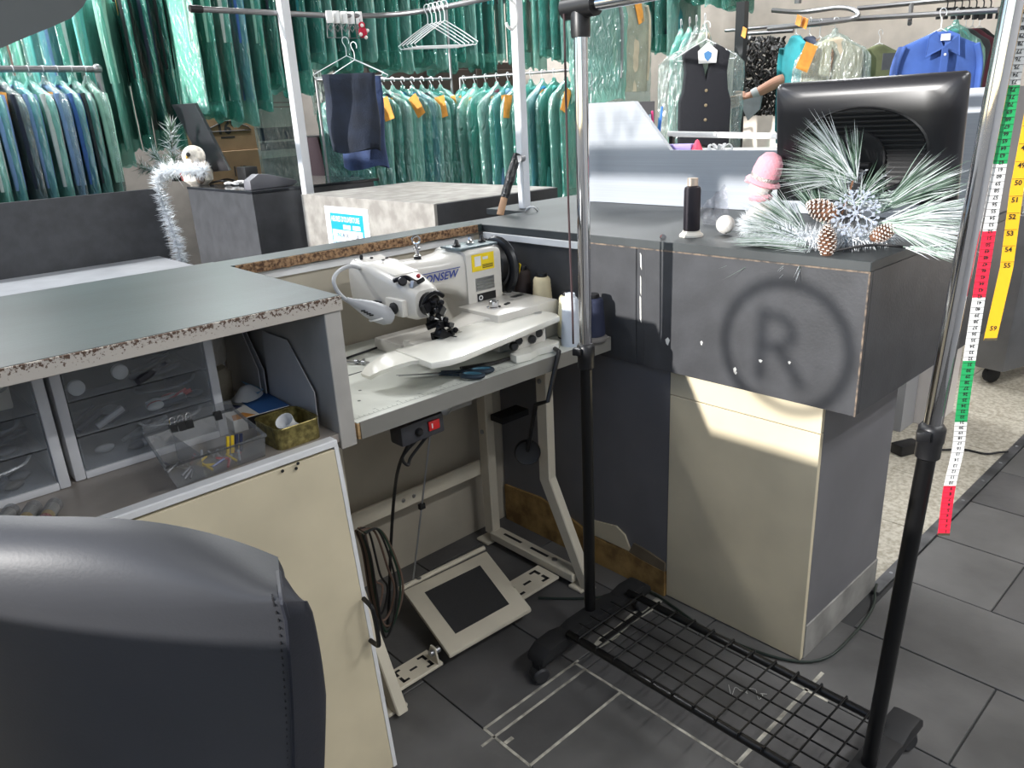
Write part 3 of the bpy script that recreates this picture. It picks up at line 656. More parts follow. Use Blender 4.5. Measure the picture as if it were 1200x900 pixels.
# treadle and its slotted base plates
td = thing('treadle', 'cream foot treadle with black rubber mat under the sewing table', 'foot pedal', (1.15, 1.5, 0))
def tl(x, y): return .045 + (y-1.375)*.16      # rises to the back
P = [(.968,1.378),(1.262,1.366),(1.332,1.640),(1.020,1.655)]
def plate(poly, z0, z1): 
    return MB().add([(x,y,tl(x,y)+z0) for x,y in poly]+[(x,y,tl(x,y)+z1) for x,y in poly], [(3,2,1,0),(4,5,6,7)]+[(i,(i+1)%4,4+(i+1)%4,4+i) for i in range(4)])
plate(P, 0, .014).build('tread_plate', M_stand, td, bevel=.005)
cx_, cy_ = sum(p[0] for p in P)/4, sum(p[1] for p in P)/4
Q = [(cx_+(x-cx_)*.66, cy_+(y-cy_)*.66+.003) for x, y in P]
plate(Q, .0142, .0152).build('rubber_mat', mat('treadle_mat', (46,46,47), .7, bump=.2, bscale=60), td)
MB().tube([(1.015,1.668,.104),(1.335,1.655,.104)], .008, 8).build('rear_bar', M_stand, td, smooth=True)
for x0, x1, y0, y1 in ((.818,.962,1.40,1.475),(1.275,1.465,1.45,1.545)):
    bp = MB().box(x0, x1, y0, y1, .018, .028).build('base_plate', M_stand, td, bevel=.002, seg=1)
    for s0, s1, t0, t1 in ((.15,.30,.15,.25),(.15,.21,.15,.45),(.15,.30,.75,.85),(.15,.21,.55,.85),(.42,.58,.45,.55),(.70,.85,.15,.25),(.79,.85,.15,.45),(.70,.85,.75,.85),(.79,.85,.55,.85)):
        MB().box(x0+(x1-x0)*s0, x0+(x1-x0)*s1, y0+(y1-y0)*t0, y0+(y1-y0)*t1, .028, .0284).build('slot', M_blackm, bp)
    MB().lathe([(.012,0),(.012,.02)], (x0+.01 if x0 > 1 else x1-.01, (y0+y1)/2, .005), 10).build('foot', M_blackm, bp)
MB().prism([(1.40,.028),(1.45,.028),(1.43,.075),(1.41,.075)], 'x', .945, .950).build('pivot_bracket', M_stand, td)
MB().lathe([(.009,0),(.009,.03)], (.935,1.42,.058), 10, axis=(1,0,0)).build('pivot_pin', M_alu, td, smooth=True)
MB().prism([(1.45,.028),(1.50,.028),(1.48,.075),(1.46,.075)], 'x', 1.282, 1.287).build('pivot_bracket', M_stand, td)
top = at(505, 502, y=1.66); 
top = top + (Vector((1.065,1.668,.108))-top)*((top.z-.755)/(top.z-.108))*(1 if top.z > .755 else 0)
MB().tube([(1.065,1.668,.108), top], .0028, 6).build('pull_rod', M_alu, td, smooth=True)
mid = Vector((1.065,1.668,.108)).lerp(top, .5)
MB().box(mid.x-.009, mid.x+.009, mid.y-.006, mid.y+.006, mid.z-.008, mid.z+.008).build('rod_clamp', M_blackm, td)
MB().tube([(1.035,1.665,.108),(1.075,1.668,.108),(1.085,1.655,.115)], .004, 6).build('rod_hook', M_alu, td)

# switch box under the table front
sb = thing('switch_box', 'black motor switch box with red rocker under the table front', 'switch box', (.96, 1.40, .66))
a = at(458, 522, y=1.385); 
MB().obox((.955,1.405,.712), (.125,.05,.05), (0,-.02,0)).build('housing', mat('switch_grey', (58,58,62), .45), sb, bevel=.006)
MB().obox((.985,1.3785,.716), (.032,.006,.024)).build('red_rocker', mat('red_rocker', (196,36,38), .35), sb, bevel=.002)
MB().obox((.978,1.375,.716), (.003,.001,.012)).build('rocker_mark', M_white, sb)
MB().lathe([(.010,0),(.010,.006),(.007,.010)], (.94,1.3798,.712), 12, axis=(0,-1,0)).build('dial', M_black, sb, smooth=True)
MB().obox((1.055,1.402,.742), (.13,.012,.036)).build('mounting_plate', M_tedge, sb)
MB().lathe([(.016,0),(.016,.005),(.008,.008)], (1.035,1.3958,.738), 14, axis=(0,-1,0)).build('speed_dial', M_alu, sb, smooth=True)

# cables hanging in the knee hole
def cable(name, pts, r, m, label, group=None):
    o = MB().tube(curve(pts, 8), r, 7).build(name, m, smooth=True); return tag(o, label, 'cable', group)
M_cab, M_cabg, M_cabb = mat('cable_black', (24,24,25), .5), mat('cable_green', (34,58,44), .5), mat('cable_brown', (112,90,78), .6)
y = 1.66
cable('power_cable', [(.93,1.40,.688), at(468,545,y=1.45), at(462,580,y=1.55), at(458,640,y=1.62), at(456,700,y=1.66), at(454,735,y=1.66)], .0045, M_cab, 'black cable running straight down from the switch box', 'cables under the table')
cable('loop_cable', [(.955,1.40,.688), at(472,535,y=1.42), at(478,545,y=1.42), at(482,535,y=1.42), (.985,1.40,.688)], .004, M_cab, 'short black cable loop right under the switch box', 'cables under the table')
hk = at(424, 622, y=1.62)
random.seed(21)
specs = [(M_cab,0),(M_cabg,8),(M_cabb,14),(M_cabb,4),(M_cab,-4),(M_cabb,-9)]
for k, (m, dx) in enumerate(specs):
    b = [hk, at(438+dx*.6, 618+k*2, y=1.62), at(452+dx, 650+k*6, y=1.62), at(460+dx*.8, 690, y=1.62), at(455+dx*.6, 728-k*3, y=1.62), at(446+dx*.3, 742-k*5, y=1.62), at(438, 700, y=1.62), at(430, 650, y=1.62), hk+Vector((0,.012,-.01))]
    b = [p+Vector((0, .008*k-.02, 0)) for p in b]
    cable('coiled_cable', b, .0032, m, '%s cable looped in the bundle hanging behind the door edge, %s from its front' % ({M_cab:'black',M_cabg:'green',M_cabb:'brown'}[m], ordn(k)), 'cables under the table')

# knee lifter
kl = thing('knee_lifter', 'black knee lifter with round pad hanging under the table', 'knee lifter', (1.46, 1.42, .40))
k0, k1, k2, k3 = at(645,405,y=1.40), at(655,412,y=1.335), at(642,470,y=1.325), at(628,474,y=1.38)
k4 = at(618, 530, y=1.45)
MB().tube([k0, k1, k1.lerp(k2,.1), k2, k3, k3.lerp(k4,.1), k4+Vector((0,0,.0))], .0062, 8).build('lifter_rod', M_black, kl, smooth=True)
MB().lathe([(.034,-.008),(.038,-.004),(.038,.004),(.034,.009),(.031,.008),(.004,.008)], k4, 24, axis=(-.65,-.75,.15)).build('knee_pad', M_black, kl, smooth=True)

# ---------------------------------------------------------------- blind-stitch machine head
sm = thing('sewing_machine', 'cream blind-stitch sewing machine with black needle mechanism on the table', 'sewing machine', (1.25, 1.62, TZ))
def rsec(y0, y1, z0, z1, r, n=4):
    return [(y, z) for y, z in [((y0+y1)/2+a, (z0+z1)/2+b) for a, b in rrect((y1-y0)/2, (z1-z0)/2, r, n)]]
# bed plate and rear base
MB().box(1.10, 1.46, 1.655, 1.79, TZ+.0008, .835).build('bed', M_mach, sm, bevel=.006)
# arm along X, swelling into the column at the right
secs = [(1.085,(1.665,1.775,.952,1.048)),(1.14,(1.665,1.775,.950,1.046)),(1.26,(1.66,1.78,.948,1.040)),(1.31,(1.655,1.785,.93,1.044)),(1.345,(1.648,1.79,.90,1.050))]
MB().loft([[(x, y, z) for y, z in rsec(*s_, .03)] for x, s_ in secs]).build('arm', M_mach, sm, smooth=True)
secs = [(1.335,(1.645,1.79,.832,1.050)),(1.35,(1.642,1.79,.832,1.054)),(1.44,(1.642,1.79,.832,1.054)),(1.468,(1.650,1.785,.832,1.045))]
MB().loft([[(x, y, z) for y, z in rsec(*s_, .016)] for x, s_ in secs]).build('column', M_mach, sm, smooth=True)
MB().obox((1.395,1.70,1.0575), (.14,.09,.007)).build('cover_plate', mat('blue_grey_plate', (110,122,126), .35, .5), sm, bevel=.002)
for dx, m in ((-.05, M_black), (.0, M_chrome), (.045, M_black)):
    MB().lathe([(.011,0),(.012,.004),(.007,.008),(.004,.02),(.001,.022)], (1.395+dx,1.695,1.061), 12).build('oil_cap', m, sm, smooth=True)
# head: wide rounded housing coming forward from the arm
def hsec(y, x0, x1, z0, z1, r=.022): return [(x, y, z) for x, z in rsec(x0, x1, z0, z1, r)]
MB().loft([hsec(1.80,1.052,1.145,.950,1.050,.03), hsec(1.785,1.045,1.155,.942,1.060), hsec(1.70,1.045,1.158,.935,1.058), hsec(1.60,1.05,1.152,.932,1.035), hsec(1.535,1.058,1.145,.930,1.012), hsec(1.522,1.066,1.138,.936,1.004,.02)]).build('head', M_mach, sm, smooth=True)
MB().add([(1.06,1.78,1.0625),(1.145,1.78,1.0625),(1.14,1.60,1.0375),(1.065,1.60,1.0375),(1.06,1.78,1.058),(1.145,1.78,1.058),(1.14,1.60,1.033),(1.065,1.60,1.033)],[(0,1,2,3),(7,6,5,4),(0,3,7,4),(1,5,6,2),(3,2,6,7),(0,4,5,1)]).build('top_cover', M_mach, sm, bevel=.002)
for px, py, h in ((1.075,1.765,.014),(1.10,1.755,.004),(1.10,1.70,.003),(1.125,1.72,.003)):
    MB().lathe([(.004,0),(.005,h*.5),(.0035,h)], (px,py,1.060), 8).build('screw', M_blackm, sm, smooth=True)
MB().lathe([(.013,0),(.015,.003),(.015,.008),(.009,.012)], (1.040,1.575,.962), 14, axis=(-1,0,0)).build('side_knob', M_blackm, sm, smooth=True)
MB().box(1.040,1.058,1.545,1.62,.940,.984).build('side_lug', M_mach, sm, bevel=.006)
MB().obox((1.040,1.655,.962), (.01,.03,.014)).build('lever', M_blackm, sm, bevel=.002)
# tension unit and eye bolt (thread stand)
MB().lathe([(.009,0),(.010,.012),(.006,.014),(.006,.026),(.010,.028),(.010,.033),(.006,.035),(.005,.045)], (1.225,1.72,1.040), 12).build('thread_post', M_chrome, sm, smooth=True)
MB().lathe([(.0105,0),(.0105,.011)], (1.225,1.72,1.0395), 12).build('post_base', M_black, sm, smooth=True)
ring = [Vector((1.225+.0105*math.cos(t)*.75, 1.72-.0105*math.cos(t)*.65, 1.095+.0105*math.sin(t))) for t in [2*math.pi*j/16 for j in range(16)]]
MB().tube(ring, .003, 6, closed=True).build('thread_eye', M_chrome, sm, smooth=True)
# needle mechanism: discs, links, presser, guide
M_mech = mat('blued_steel', (30,30,33), .3, .7)
random.seed(8)
MB().lathe([(.030,0),(.030,.010),(.026,.014)], (1.105,1.522,.968), 18, axis=(0,-1,0)).build('drive_disc', M_mech, sm, smooth=True)
MB().tube(curve([(1.075,1.508,.965),(1.085,1.500,.99),(1.112,1.498,.998),(1.135,1.50,.985)],6), .006, 8).build('needle_arm', M_mech, sm, smooth=True)
MB().tube(curve([(1.075,1.50,.975),(1.085,1.493,.945),(1.11,1.49,.935),(1.135,1.495,.95)],6), .0045, 8).build('needle_link', M_chrome, sm, smooth=True)
for k in range(34):
    z = random.uniform(.872,.985); x, y = random.uniform(1.085,1.135)+(.935-z)*.35, random.uniform(1.480,1.520)
    if k % 3: MB().obox((x,y,z), (random.uniform(.016,.032),.015,random.uniform(.011,.025)), (random.uniform(-.6,.6),random.uniform(-.7,.7),random.uniform(-.5,.5))).build('mechanism_link', M_mech, sm, bevel=.0015, seg=1)
    else: MB().lathe([(.007,0),(.008,.004),(.005,.009)], (x,y-.008,z), 10, axis=(random.uniform(-.6,.2),-1,.2)).build('mechanism_screw', M_chrome if k == 6 else M_mech, sm, smooth=True)
MB().obox((1.125,1.487,.885), (.07,.022,.02), (0,.5,.2)).build('presser', M_mech, sm, bevel=.003)
MB().obox((1.15,1.478,.872), (.04,.025,.018), (0,.3,.3)).build('presser', M_mech, sm, bevel=.003)
MB().tube(curve([(1.05,1.585,1.028),(1.07,1.56,1.036),(1.09,1.545,1.022),(1.11,1.54,1.028)],5), .006, 8).build('tension_lever', M_mech, sm, smooth=True)
MB().lathe([(.011,0),(.012,.005),(.009,.01)], (1.062,1.565,1.026), 12, axis=(-.4,-.8,.4)).build('tension_disc', M_mech, sm, smooth=True)
MB().ball((1.10,1.548,1.036), .006, 8, 6).build('red_button', mat('red_cap', (170,40,50), .4), sm, smooth=True)
MB().obox((1.085,1.545,1.015), (.03,.012,.02), (0,.4,.3)).build('tension_block', M_alu, sm, bevel=.003)
MB().box(1.055,1.12,1.508,1.56,.848,.872).build('needle_base', M_mach, sm, bevel=.006)
# lower cylinder bed and front block
secs = [(1.07,(1.535,1.60,.845,.868)),(1.20,(1.535,1.61,.845,.878)),(1.285,(1.52,1.625,.838,.892)),(1.295,(1.50,1.635,.835,.895))]
MB().loft([[(x,y,z) for y,z in rsec(*s_, .008, 3)] for x, s_ in secs]).build('cylinder_bed', M_mach, sm, smooth=True)
MB().box(1.292,1.525,1.475,1.645,TZ+.0008,.905).build('front_block', M_mach, sm, bevel=.006)
MB().lathe([(.020,0),(.020,.003),(.014,.005),(.014,.019),(.012,.021)], (1.345,1.55,.905), 20).build('depth_knob', M_chrome, sm, smooth=True)
MB().obox((1.395,1.55,.9065), (.022,.008,.004), (0,0,.3)).build('indicator', M_blackm, sm)
MB().obox((1.485,1.60,.9057), (.05,.02,.0012), (0,0,.1)).build('name_plate', M_alu, sm)
# cloth plate in front, curling down at its left end, on its bracket
pl = [(1.445,1.395),(1.462,1.425),(1.462,1.50),(1.44,1.528),(1.19,1.528),(1.18,1.490),(1.05,1.490),(.975,1.50),(.965,1.34),(1.01,1.325),(1.05,1.325)]
MB().prism(pl, 'z', .868, .884).build('cloth_plate', M_plate, sm, bevel=.004)
lipm = MB(); V = []
for k, (x, z) in enumerate(((.985,.881),(.955,.879),(.925,.870),(.900,.858),(.885,.843))):
    V += [(x,1.375+.026*k,z),(x,1.500+.004*k,z),(x+.003,1.500+.004*k,z-.009),(x+.003,1.375+.026*k,z-.009)]
lipm.loft([V[4*i:4*i+4] for i in range(5)]).build('plate_lip', M_plate, sm, smooth=True)
MB().lathe([(.012,0),(.012,.0008)], (1.435,1.47,.8841), 14).build('plate_screw', M_alu, sm)
MB().lathe([(.012,.0),(.012,.045)], (1.405,1.425,.823), 12).build('plate_post', M_alu, sm, smooth=True)
MB().prism([(1.26,1.40),(1.255,1.37),(1.30,1.362),(1.34,1.375),(1.40,1.365),(1.425,1.38),(1.42,1.43),(1.38,1.445),(1.30,1.42)], 'z', TZ+.0008, .822).build('bracket', M_plate, sm, bevel=.004)
for x, y, z in ((1.275,1.40,.838),(1.30,1.41,.845),(1.345,1.405,.84),(1.375,1.41,.85)):
    MB().lathe([(.010,-.012),(.012,-.006),(.012,.008),(.008,.014)], (x,y,z), 10, axis=(-.5,-.8,.2)).build('clamp_screw', M_black, sm, smooth=True)
MB().box(1.28,1.40,1.405,1.43,.822,.868).build('bracket_arm', M_mach, sm, bevel=.005)
MB().tube([(1.12,1.43,.812),(1.22,1.41,.806),(1.30,1.40,.81)], .008, 6, flat=.5).build('lower_lever', M_black, sm)
# labels on the column and arm
M_lab = mat('label_yellow', (238,208,40), .45); M_navy = mat('logo_blue', (36,58,140), .4)
MB().box(1.352,1.435,1.6408,1.6420,.992,1.040).build('warning_label', M_lab, sm)
MB().box(1.362,1.385,1.6402,1.6407,1.006,1.034).build('label_pictogram', M_white, sm)
for k in range(3): MB().box(1.39,1.43,1.6402,1.6407,.998+.004*k,1.0+.004*k).build('label_print', M_blackm, sm)
MB().box(1.392,1.412,1.6402,1.6407,1.022,1.030).build('label_print', M_white, sm)
MB().box(1.362,1.432,1.6408,1.6420,.935,.972).build('serial_plate', M_alu, sm)
for k in range(3): MB().box(1.366,1.428,1.6402,1.6407,.940+.009*k,.944+.009*k).build('plate_print', M_print, sm)
MB().box(1.365,1.435,1.6400,1.6420,.904,.927).build('emblem', M_black, sm, bevel=.0008, seg=1)
text('O', .020, (1.368,1.6398,.908), (1,0,0), (0,0,1), M_white, 'emblem_mark', sm, bold=.0008)
text('CONSEW', .030, (1.175,1.6585,.985), (1,-.065,.02), (0,-.05,1), M_navy, 'brand_lettering', sm, shear=.25, bold=.0006, squeeze=1.0)
MB().add([(1.185,1.6565,1.0095),(1.315,1.648,1.0115),(1.315,1.648,1.014),(1.185,1.6565,1.012)],[(0,1,2,3)]).build('logo_bar', M_navy, sm)
# hand wheel and belt guard at the right end
MB().lathe([(.060,0),(.064,.004),(.064,.024),(.058,.028)], (1.475,1.715,.985), 28, axis=(1,0,0)).build('hand_wheel', M_black, sm, smooth=True)
bg = []
for k in range(13):
    a = math.radians(-60+17*k); bg.append((1.517, 1.715-.070*math.cos(a)*1.0, .975+.075*math.sin(a)))
MB().tube(bg, .013, 8, flat=1.3).build('belt_guard', mat('guard_black', (34,35,38), .28), sm, smooth=True)
MB().obox((1.530,1.642,.975), (.003,.014,.03), (.3,0,0)).build('guard_label', M_lab, sm)
MB().box(1.495,1.535,1.655,1.70,.8355,.90).build('motor_mount', M_mach, sm, bevel=.004)

# gooseneck lamp clipped to the machine
gl = thing('gooseneck_lamp', 'small grey gooseneck lamp bent over the left end of the machine', 'lamp', (1.06, 1.78, 1.0))
M_lampg = mat('lamp_grey', (158,160,164), .4)
q = [(1.075,1.803,1.035), at(425,316,y=1.76), at(412,312,y=1.70), at(398,317,y=1.66), at(391,328,y=1.62), at(396,342,y=1.60), at(406,352,y=1.58)]
MB().tube(curve(q, 6), .005, 8).build('gooseneck', M_lampg, gl, smooth=True)
h0, h1 = at(406,351,y=1.58), at(461,374,y=1.545)
ax = (h1-h0); Ln = ax.length
MB().lathe([(.006,0),(.008,.012),(.014,Ln*.25),(.021,Ln*.45),(.0245,Ln*.65),(.023,Ln*.85),(.014,Ln*.97),(.002,Ln)], h0, 18, axis=ax).build('lamp_head', M_lampg, gl, smooth=True)
for k in range(4):
    c_ = h0 + ax*(.38+.06*k); sidev = Vector((-.7,-.7,-.25)).normalized()
    MB().obox(c_+sidev*(.0185+.0016*k), (.004,.010,.003), (0,0,.8)).build('vent_slot', M_blackm, gl)
MB().lathe([(.0245,0),(.0235,.004)], h0+ax*.66+Vector((0,0,-.012)), 16, axis=(.1,-.2,-1)).build('lens', M_white, gl, smooth=True)

# scissors, rods and spools on the table
sc_ = thing('scissors', 'dark blue handled scissors lying on the table front', 'scissors', (1.09, 1.42, TZ+.0005))
pt = at(467, 441, z=.806); c1, c2 = at(519, 437, z=.806), at(517, 439, z=.806)
e1, e2 = at(577,434,z=.808), at(566,441,z=.808)
for a_, b_, z in ((pt, c1, .005), (pt+Vector((-.004,.004,0)), c2, .007)):
    d = (b_-a_); n_ = Vector((-d.y, d.x, 0)).normalized()*.0055
    MB().add([a_+Vector((0,0,z-.005)), b_-n_+Vector((0,0,z-.005)), b_+n_+Vector((0,0,z-.005)), a_+Vector((0,0,z-.0032)), b_-n_+Vector((0,0,z-.0032)), b_+n_+Vector((0,0,z-.0032))], [(2,1,0),(3,4,5),(0,1,4,3),(1,2,5,4),(2,0,3,5)]).build('blade', mat('scissor_steel', (170,172,176), .25, .9), sc_)
M_hnd, M_hndi = mat('handle_navy', (28,44,58), .5), mat('handle_teal', (62,112,134), .5)
for (p_, e_, w_) in ((c1, e1, .013), (c2, e2, .014)):
    d = e_-p_; u = d.normalized(); n_ = Vector((-u.y,u.x,0)); ctr = p_+u*(d.length-.028)
    MB().tube([p_-u*.004+Vector((0,0,.002)), p_+u*(d.length-.055)+Vector((0,0,.002))], .0062, 8, flat=.7).build('handle_shank', M_hnd, sc_, smooth=True)
    ringp = [ctr+u*.028*math.cos(t)+n_*w_*math.sin(t)+Vector((0,0,.002)) for t in [2*math.pi*j/20 for j in range(20)]]
    hl = MB().tube(ringp, .0062, 8, closed=True).build('handle_loop', M_hnd, sc_, smooth=True)
    ringi = [ctr+u*.024*math.cos(t)+n_*(w_-.004)*math.sin(t)+Vector((0,0,.004)) for t in [2*math.pi*j/20 for j in range(20)]]
    MB().tube(ringi, .0035, 6, closed=True).build('soft_insert', M_hndi, hl, smooth=True)
rd = [at(405,420,z=.806), at(440,408,z=.806), at(482,393,z=.806)]
tag(MB().tube(rd, .0032, 6).build('steel_rod', M_mech, smooth=True), 'thin dark steel rod lying across the table behind the plate', 'rod')
lk = thing('link_rod', 'short bright linkage rod lying at the left table end', 'rod', at(415,424,z=.8005))
MB().tube([at(406,424,z=.8065), at(420,425,z=.8065), at(427,421,z=.8065)], .003, 6).build('rod', M_alu, lk, smooth=True)
for px, py in ((418,424),(426,425)): MB().lathe([(.006,-.005),(.006,.005)], at(px,py,z=.8065), 10, axis=(.3,-1,0)).build('end_eye', M_alu, lk, smooth=True)

def cone(name, label, x, y, z, r0, r1, h, m, capm, base=None, corem=None):
    t = thing(name, label, 'thread cone', (x,y,z), 'thread cones', local=True)
    if base: MB().lathe([(base,0),(base,.006),(r0*.95,.012)], n=24).build('base_flange', base_m, t, smooth=True)
    b0 = .012 if base else .004
    pr = [(r0*.96,b0),(r0,b0+.004)]
    n = 22
    for k in range(n+1):
        f = k/n; r = r0+(r1-r0)*f; pr.append((r+(.0006 if k % 2 else 0), b0+.006+(h-b0-.02)*f))
    pr += [(r1*.86,h-.008),(r1*.55,h-.006)]
    MB().lathe(pr, n=24).build('thread', m, t, smooth=True)
    MB().lathe([(r1*.62,h-.008),(r1*.66,h-.002),(r1*.6,h+.004),(r1*.3,h+.004)], n=20).build('core_cap', capm, t, smooth=True)
    MB().lathe([(r0*.98,0),(r0*.98,.004)], n=20).build('core_foot', capm, t)
    return t
base_m = mat('cone_flange', (120,116,112), .5)
M_cr, M_wh = mat('thread_cream', (214,200,164), .7, bump=.3, bscale=200, stretch=(1,1,6)), mat('thread_white', (206,212,220), .6, bump=.3, bscale=200, stretch=(1,1,6))
M_iv, M_nv = mat('thread_ivory', (222,214,180), .7, bump=.3, bscale=200, stretch=(1,1,6)), mat('thread_navy', (36,42,66), .7, bump=.3, bscale=200, stretch=(1,1,6))
M_br = mat('thread_brown', (52,40,36), .7)
cone('thread_cone', 'tall cream thread cone with black core behind the machine block', 1.560, 1.575, TZ+.0005, .033, .025, .158, M_cr, M_black)
cone('thread_cone', 'ivory thread cone with black core left of the white cone', 1.522, 1.437, TZ+.0005, .031, .024, .128, M_iv, M_black)
cone('thread_cone', 'white thread cone without black core standing nearest on the table', 1.470, 1.378, TZ+.0005, .028, .021, .140, M_wh, M_wh)
cone('thread_cone', 'navy thread cone by the counter wall, half behind the rack pole', 1.548, 1.368, TZ+.0005, .035, .030, .125, M_nv, M_black, base=.042)
cone('thread_cone', 'dark brown thread cone in the corner behind the hand wheel', 1.562, 1.66, TZ+.0005, .028, .024, .17, M_br, M_black)
# ================================================================ rolling garment rack with wire shelf
RX, YL, YR = 1.326, 1.197, .433
rk = thing('garment_rack', 'chrome and black rolling garment rack with wire bottom shelf, in front', 'garment rack', (RX, .8, 0))
M_pole = mat('black_pole', (14,14,15), .28)
for yb, yt in ((YL, 1.194), (YR, .384)):
    top = Vector((RX, yt, 1.60)) if yb == YL else Vector((RX, .378, 1.60))
    bot = Vector((RX, yb, .10))
    P = lambda z: bot.lerp(top, (z-.10)/1.5)
    MB().tube([P(.10), P(.82)], .0152, 16).build('lower_pole', M_pole, rk, smooth=True)
    MB().tube([P(.86), P(1.60)], .0150, 16).build('upper_pole', M_chrome, rk, smooth=True)
    co = MB().lathe([(.0165,0),(.0205,.004),(.0205,.030),(.022,.034),(.022,.058),(.018,.064),(.0155,.066)], P(.806), 18, axis=top-bot).build('height_collar', M_black, rk, smooth=True)
    MB().obox(P(.855)+Vector((-.026,.004,0)), (.016,.022,.018), (0,0,.4)).build('collar_lever', M_black, co, bevel=.003)
    MB().lathe([(.020,0),(.021,.01),(.021,.062),(.019,.066)], P(1.552), 16, axis=top-bot).build('top_socket', M_black, rk, smooth=True)
MB().tube([(RX,1.235,1.612),(RX,1.15,1.612)], .0235, 16).build('top_elbow', M_black, rk, smooth=True)
MB().tube([(RX,1.16,1.612),(RX,.36,1.612)], .0145, 16).build('top_bar', M_chrome, rk, smooth=True)
MB().tube([(RX,.40,1.612),(RX,.335,1.612)], .0235, 16).build('top_elbow', M_black, rk, smooth=True)
MB().tube([(RX-.02,1.222,1.60),(RX-.021,1.222,1.2),(RX-.02,1.218,.95),(RX-.019,1.219,.87)], .0026, 6).build('pull_cord', mat('maroon_cord', (58,40,42), .7), rk, smooth=True)
for y in (YL-.012, YR):
    body = [(1.095,.064),(1.10,.086),(1.125,.104),(1.18,.108),(1.22,.098),(1.25,.106),(1.40,.106),(1.43,.098),(1.47,.108),(1.525,.104),(1.548,.086),(1.552,.064),(1.50,.066),(1.46,.070),(1.19,.070),(1.15,.066)]
    MB().prism(body, 'y', y-.030, y+.030).build('foot_beam', M_blackm, rk, bevel=.008)
    for x in (1.112, 1.534):
        MB().box(x-.012, x+.012, y-.012, y+.012, .046, .070).build('castor_stem', M_blackm, rk)
        MB().lathe([(.018,-.019),(.0235,-.014),(.0235,.014),(.018,.019)], (x, y, .0245), 18, axis=(.35,1,0)).build('castor_wheel', mat('castor_grey', (48,48,50), .55), rk, smooth=True)
# wire shelf
ya, yb = YL-.035, YR+.025
for x in (1.200, 1.450):
    MB().tube([(x,ya,.112),(x,yb,.112)], .0105, 10).build('shelf_tube', M_pole, rk, smooth=True)
for k in range(12):
    y = 1.118-.0577*k
    MB().tube(curve([(1.190,y,.116),(1.194,y,.124),(1.204,y,.1245),(1.32,y,.1245),(1.446,y,.1245),(1.456,y,.124),(1.461,y,.116)],3), .0026, 6).build('shelf_wire', M_pole, rk, smooth=True)
for x in (1.245, 1.288, 1.331, 1.374, 1.412)[:4]:
    MB().tube([(x,ya,.1195),(x,yb,.1195)], .0024, 6).build('shelf_wire', M_pole, rk, smooth=True)
# lint thread caught on the floor under the shelf
random.seed(2); p = at(880, 812, z=.002); pts = []
for k in range(14): pts.append((p.x+random.uniform(-.018,.018)+.004*k-.03, p.y-.006*k+.045+random.uniform(-.012,.012), .0022+.0006*(k % 2)))
tag(MB().tube(curve(pts,4), .0007, 4).build('thread_scrap', mat('lint', (190,190,186), .9)), 'tangled white thread scrap on the floor under the rack shelf', 'thread')

# cord along the foot of the column
cd = [(1.36,1.44,.006),(1.46,1.33,.006),(1.56,1.262,.006),(1.614,1.215,.006),(1.600,1.10,.006),(1.582,1.009,.006),(1.588,.86,.006),(1.625,.745,.006),(1.70,.690,.006),(1.837,.683,.006),(1.95,.690,.006),(2.02,.704,.006),(2.065,.722,.012),(2.10,.731,.013)]
tag(MB().tube(curve(cd,8), .0038, 8).build('extension_cord', mat('cord_green', (26,38,32), .5), smooth=True), 'dark green cord along the floor at the foot of the column', 'cord')
cd = [(3.20,1.01,.006),(3.23,.94,.006),(3.29,.876,.006),(3.30,.80,.006),(3.34,.755,.012),(3.36,.735,.014)]
tag(MB().tube(curve(cd,8), .0045, 8).build('floor_cord', M_cab, smooth=True), 'black cord crossing the terrazzo to the metal strip', 'cord')
pb = thing('plug_adapter', 'black plug adapter lying on the terrazzo floor', 'adapter', (3.13,1.04,.001), local=True, rot=(0,0,-.4))
MB().box(-.06,.05,-.03,.03,0,.045).build('adapter_body', M_black, pb, bevel=.006)
MB().box(.05,.085,-.015,.015,.008,.036).build('strain_relief', M_black, pb, bevel=.004)

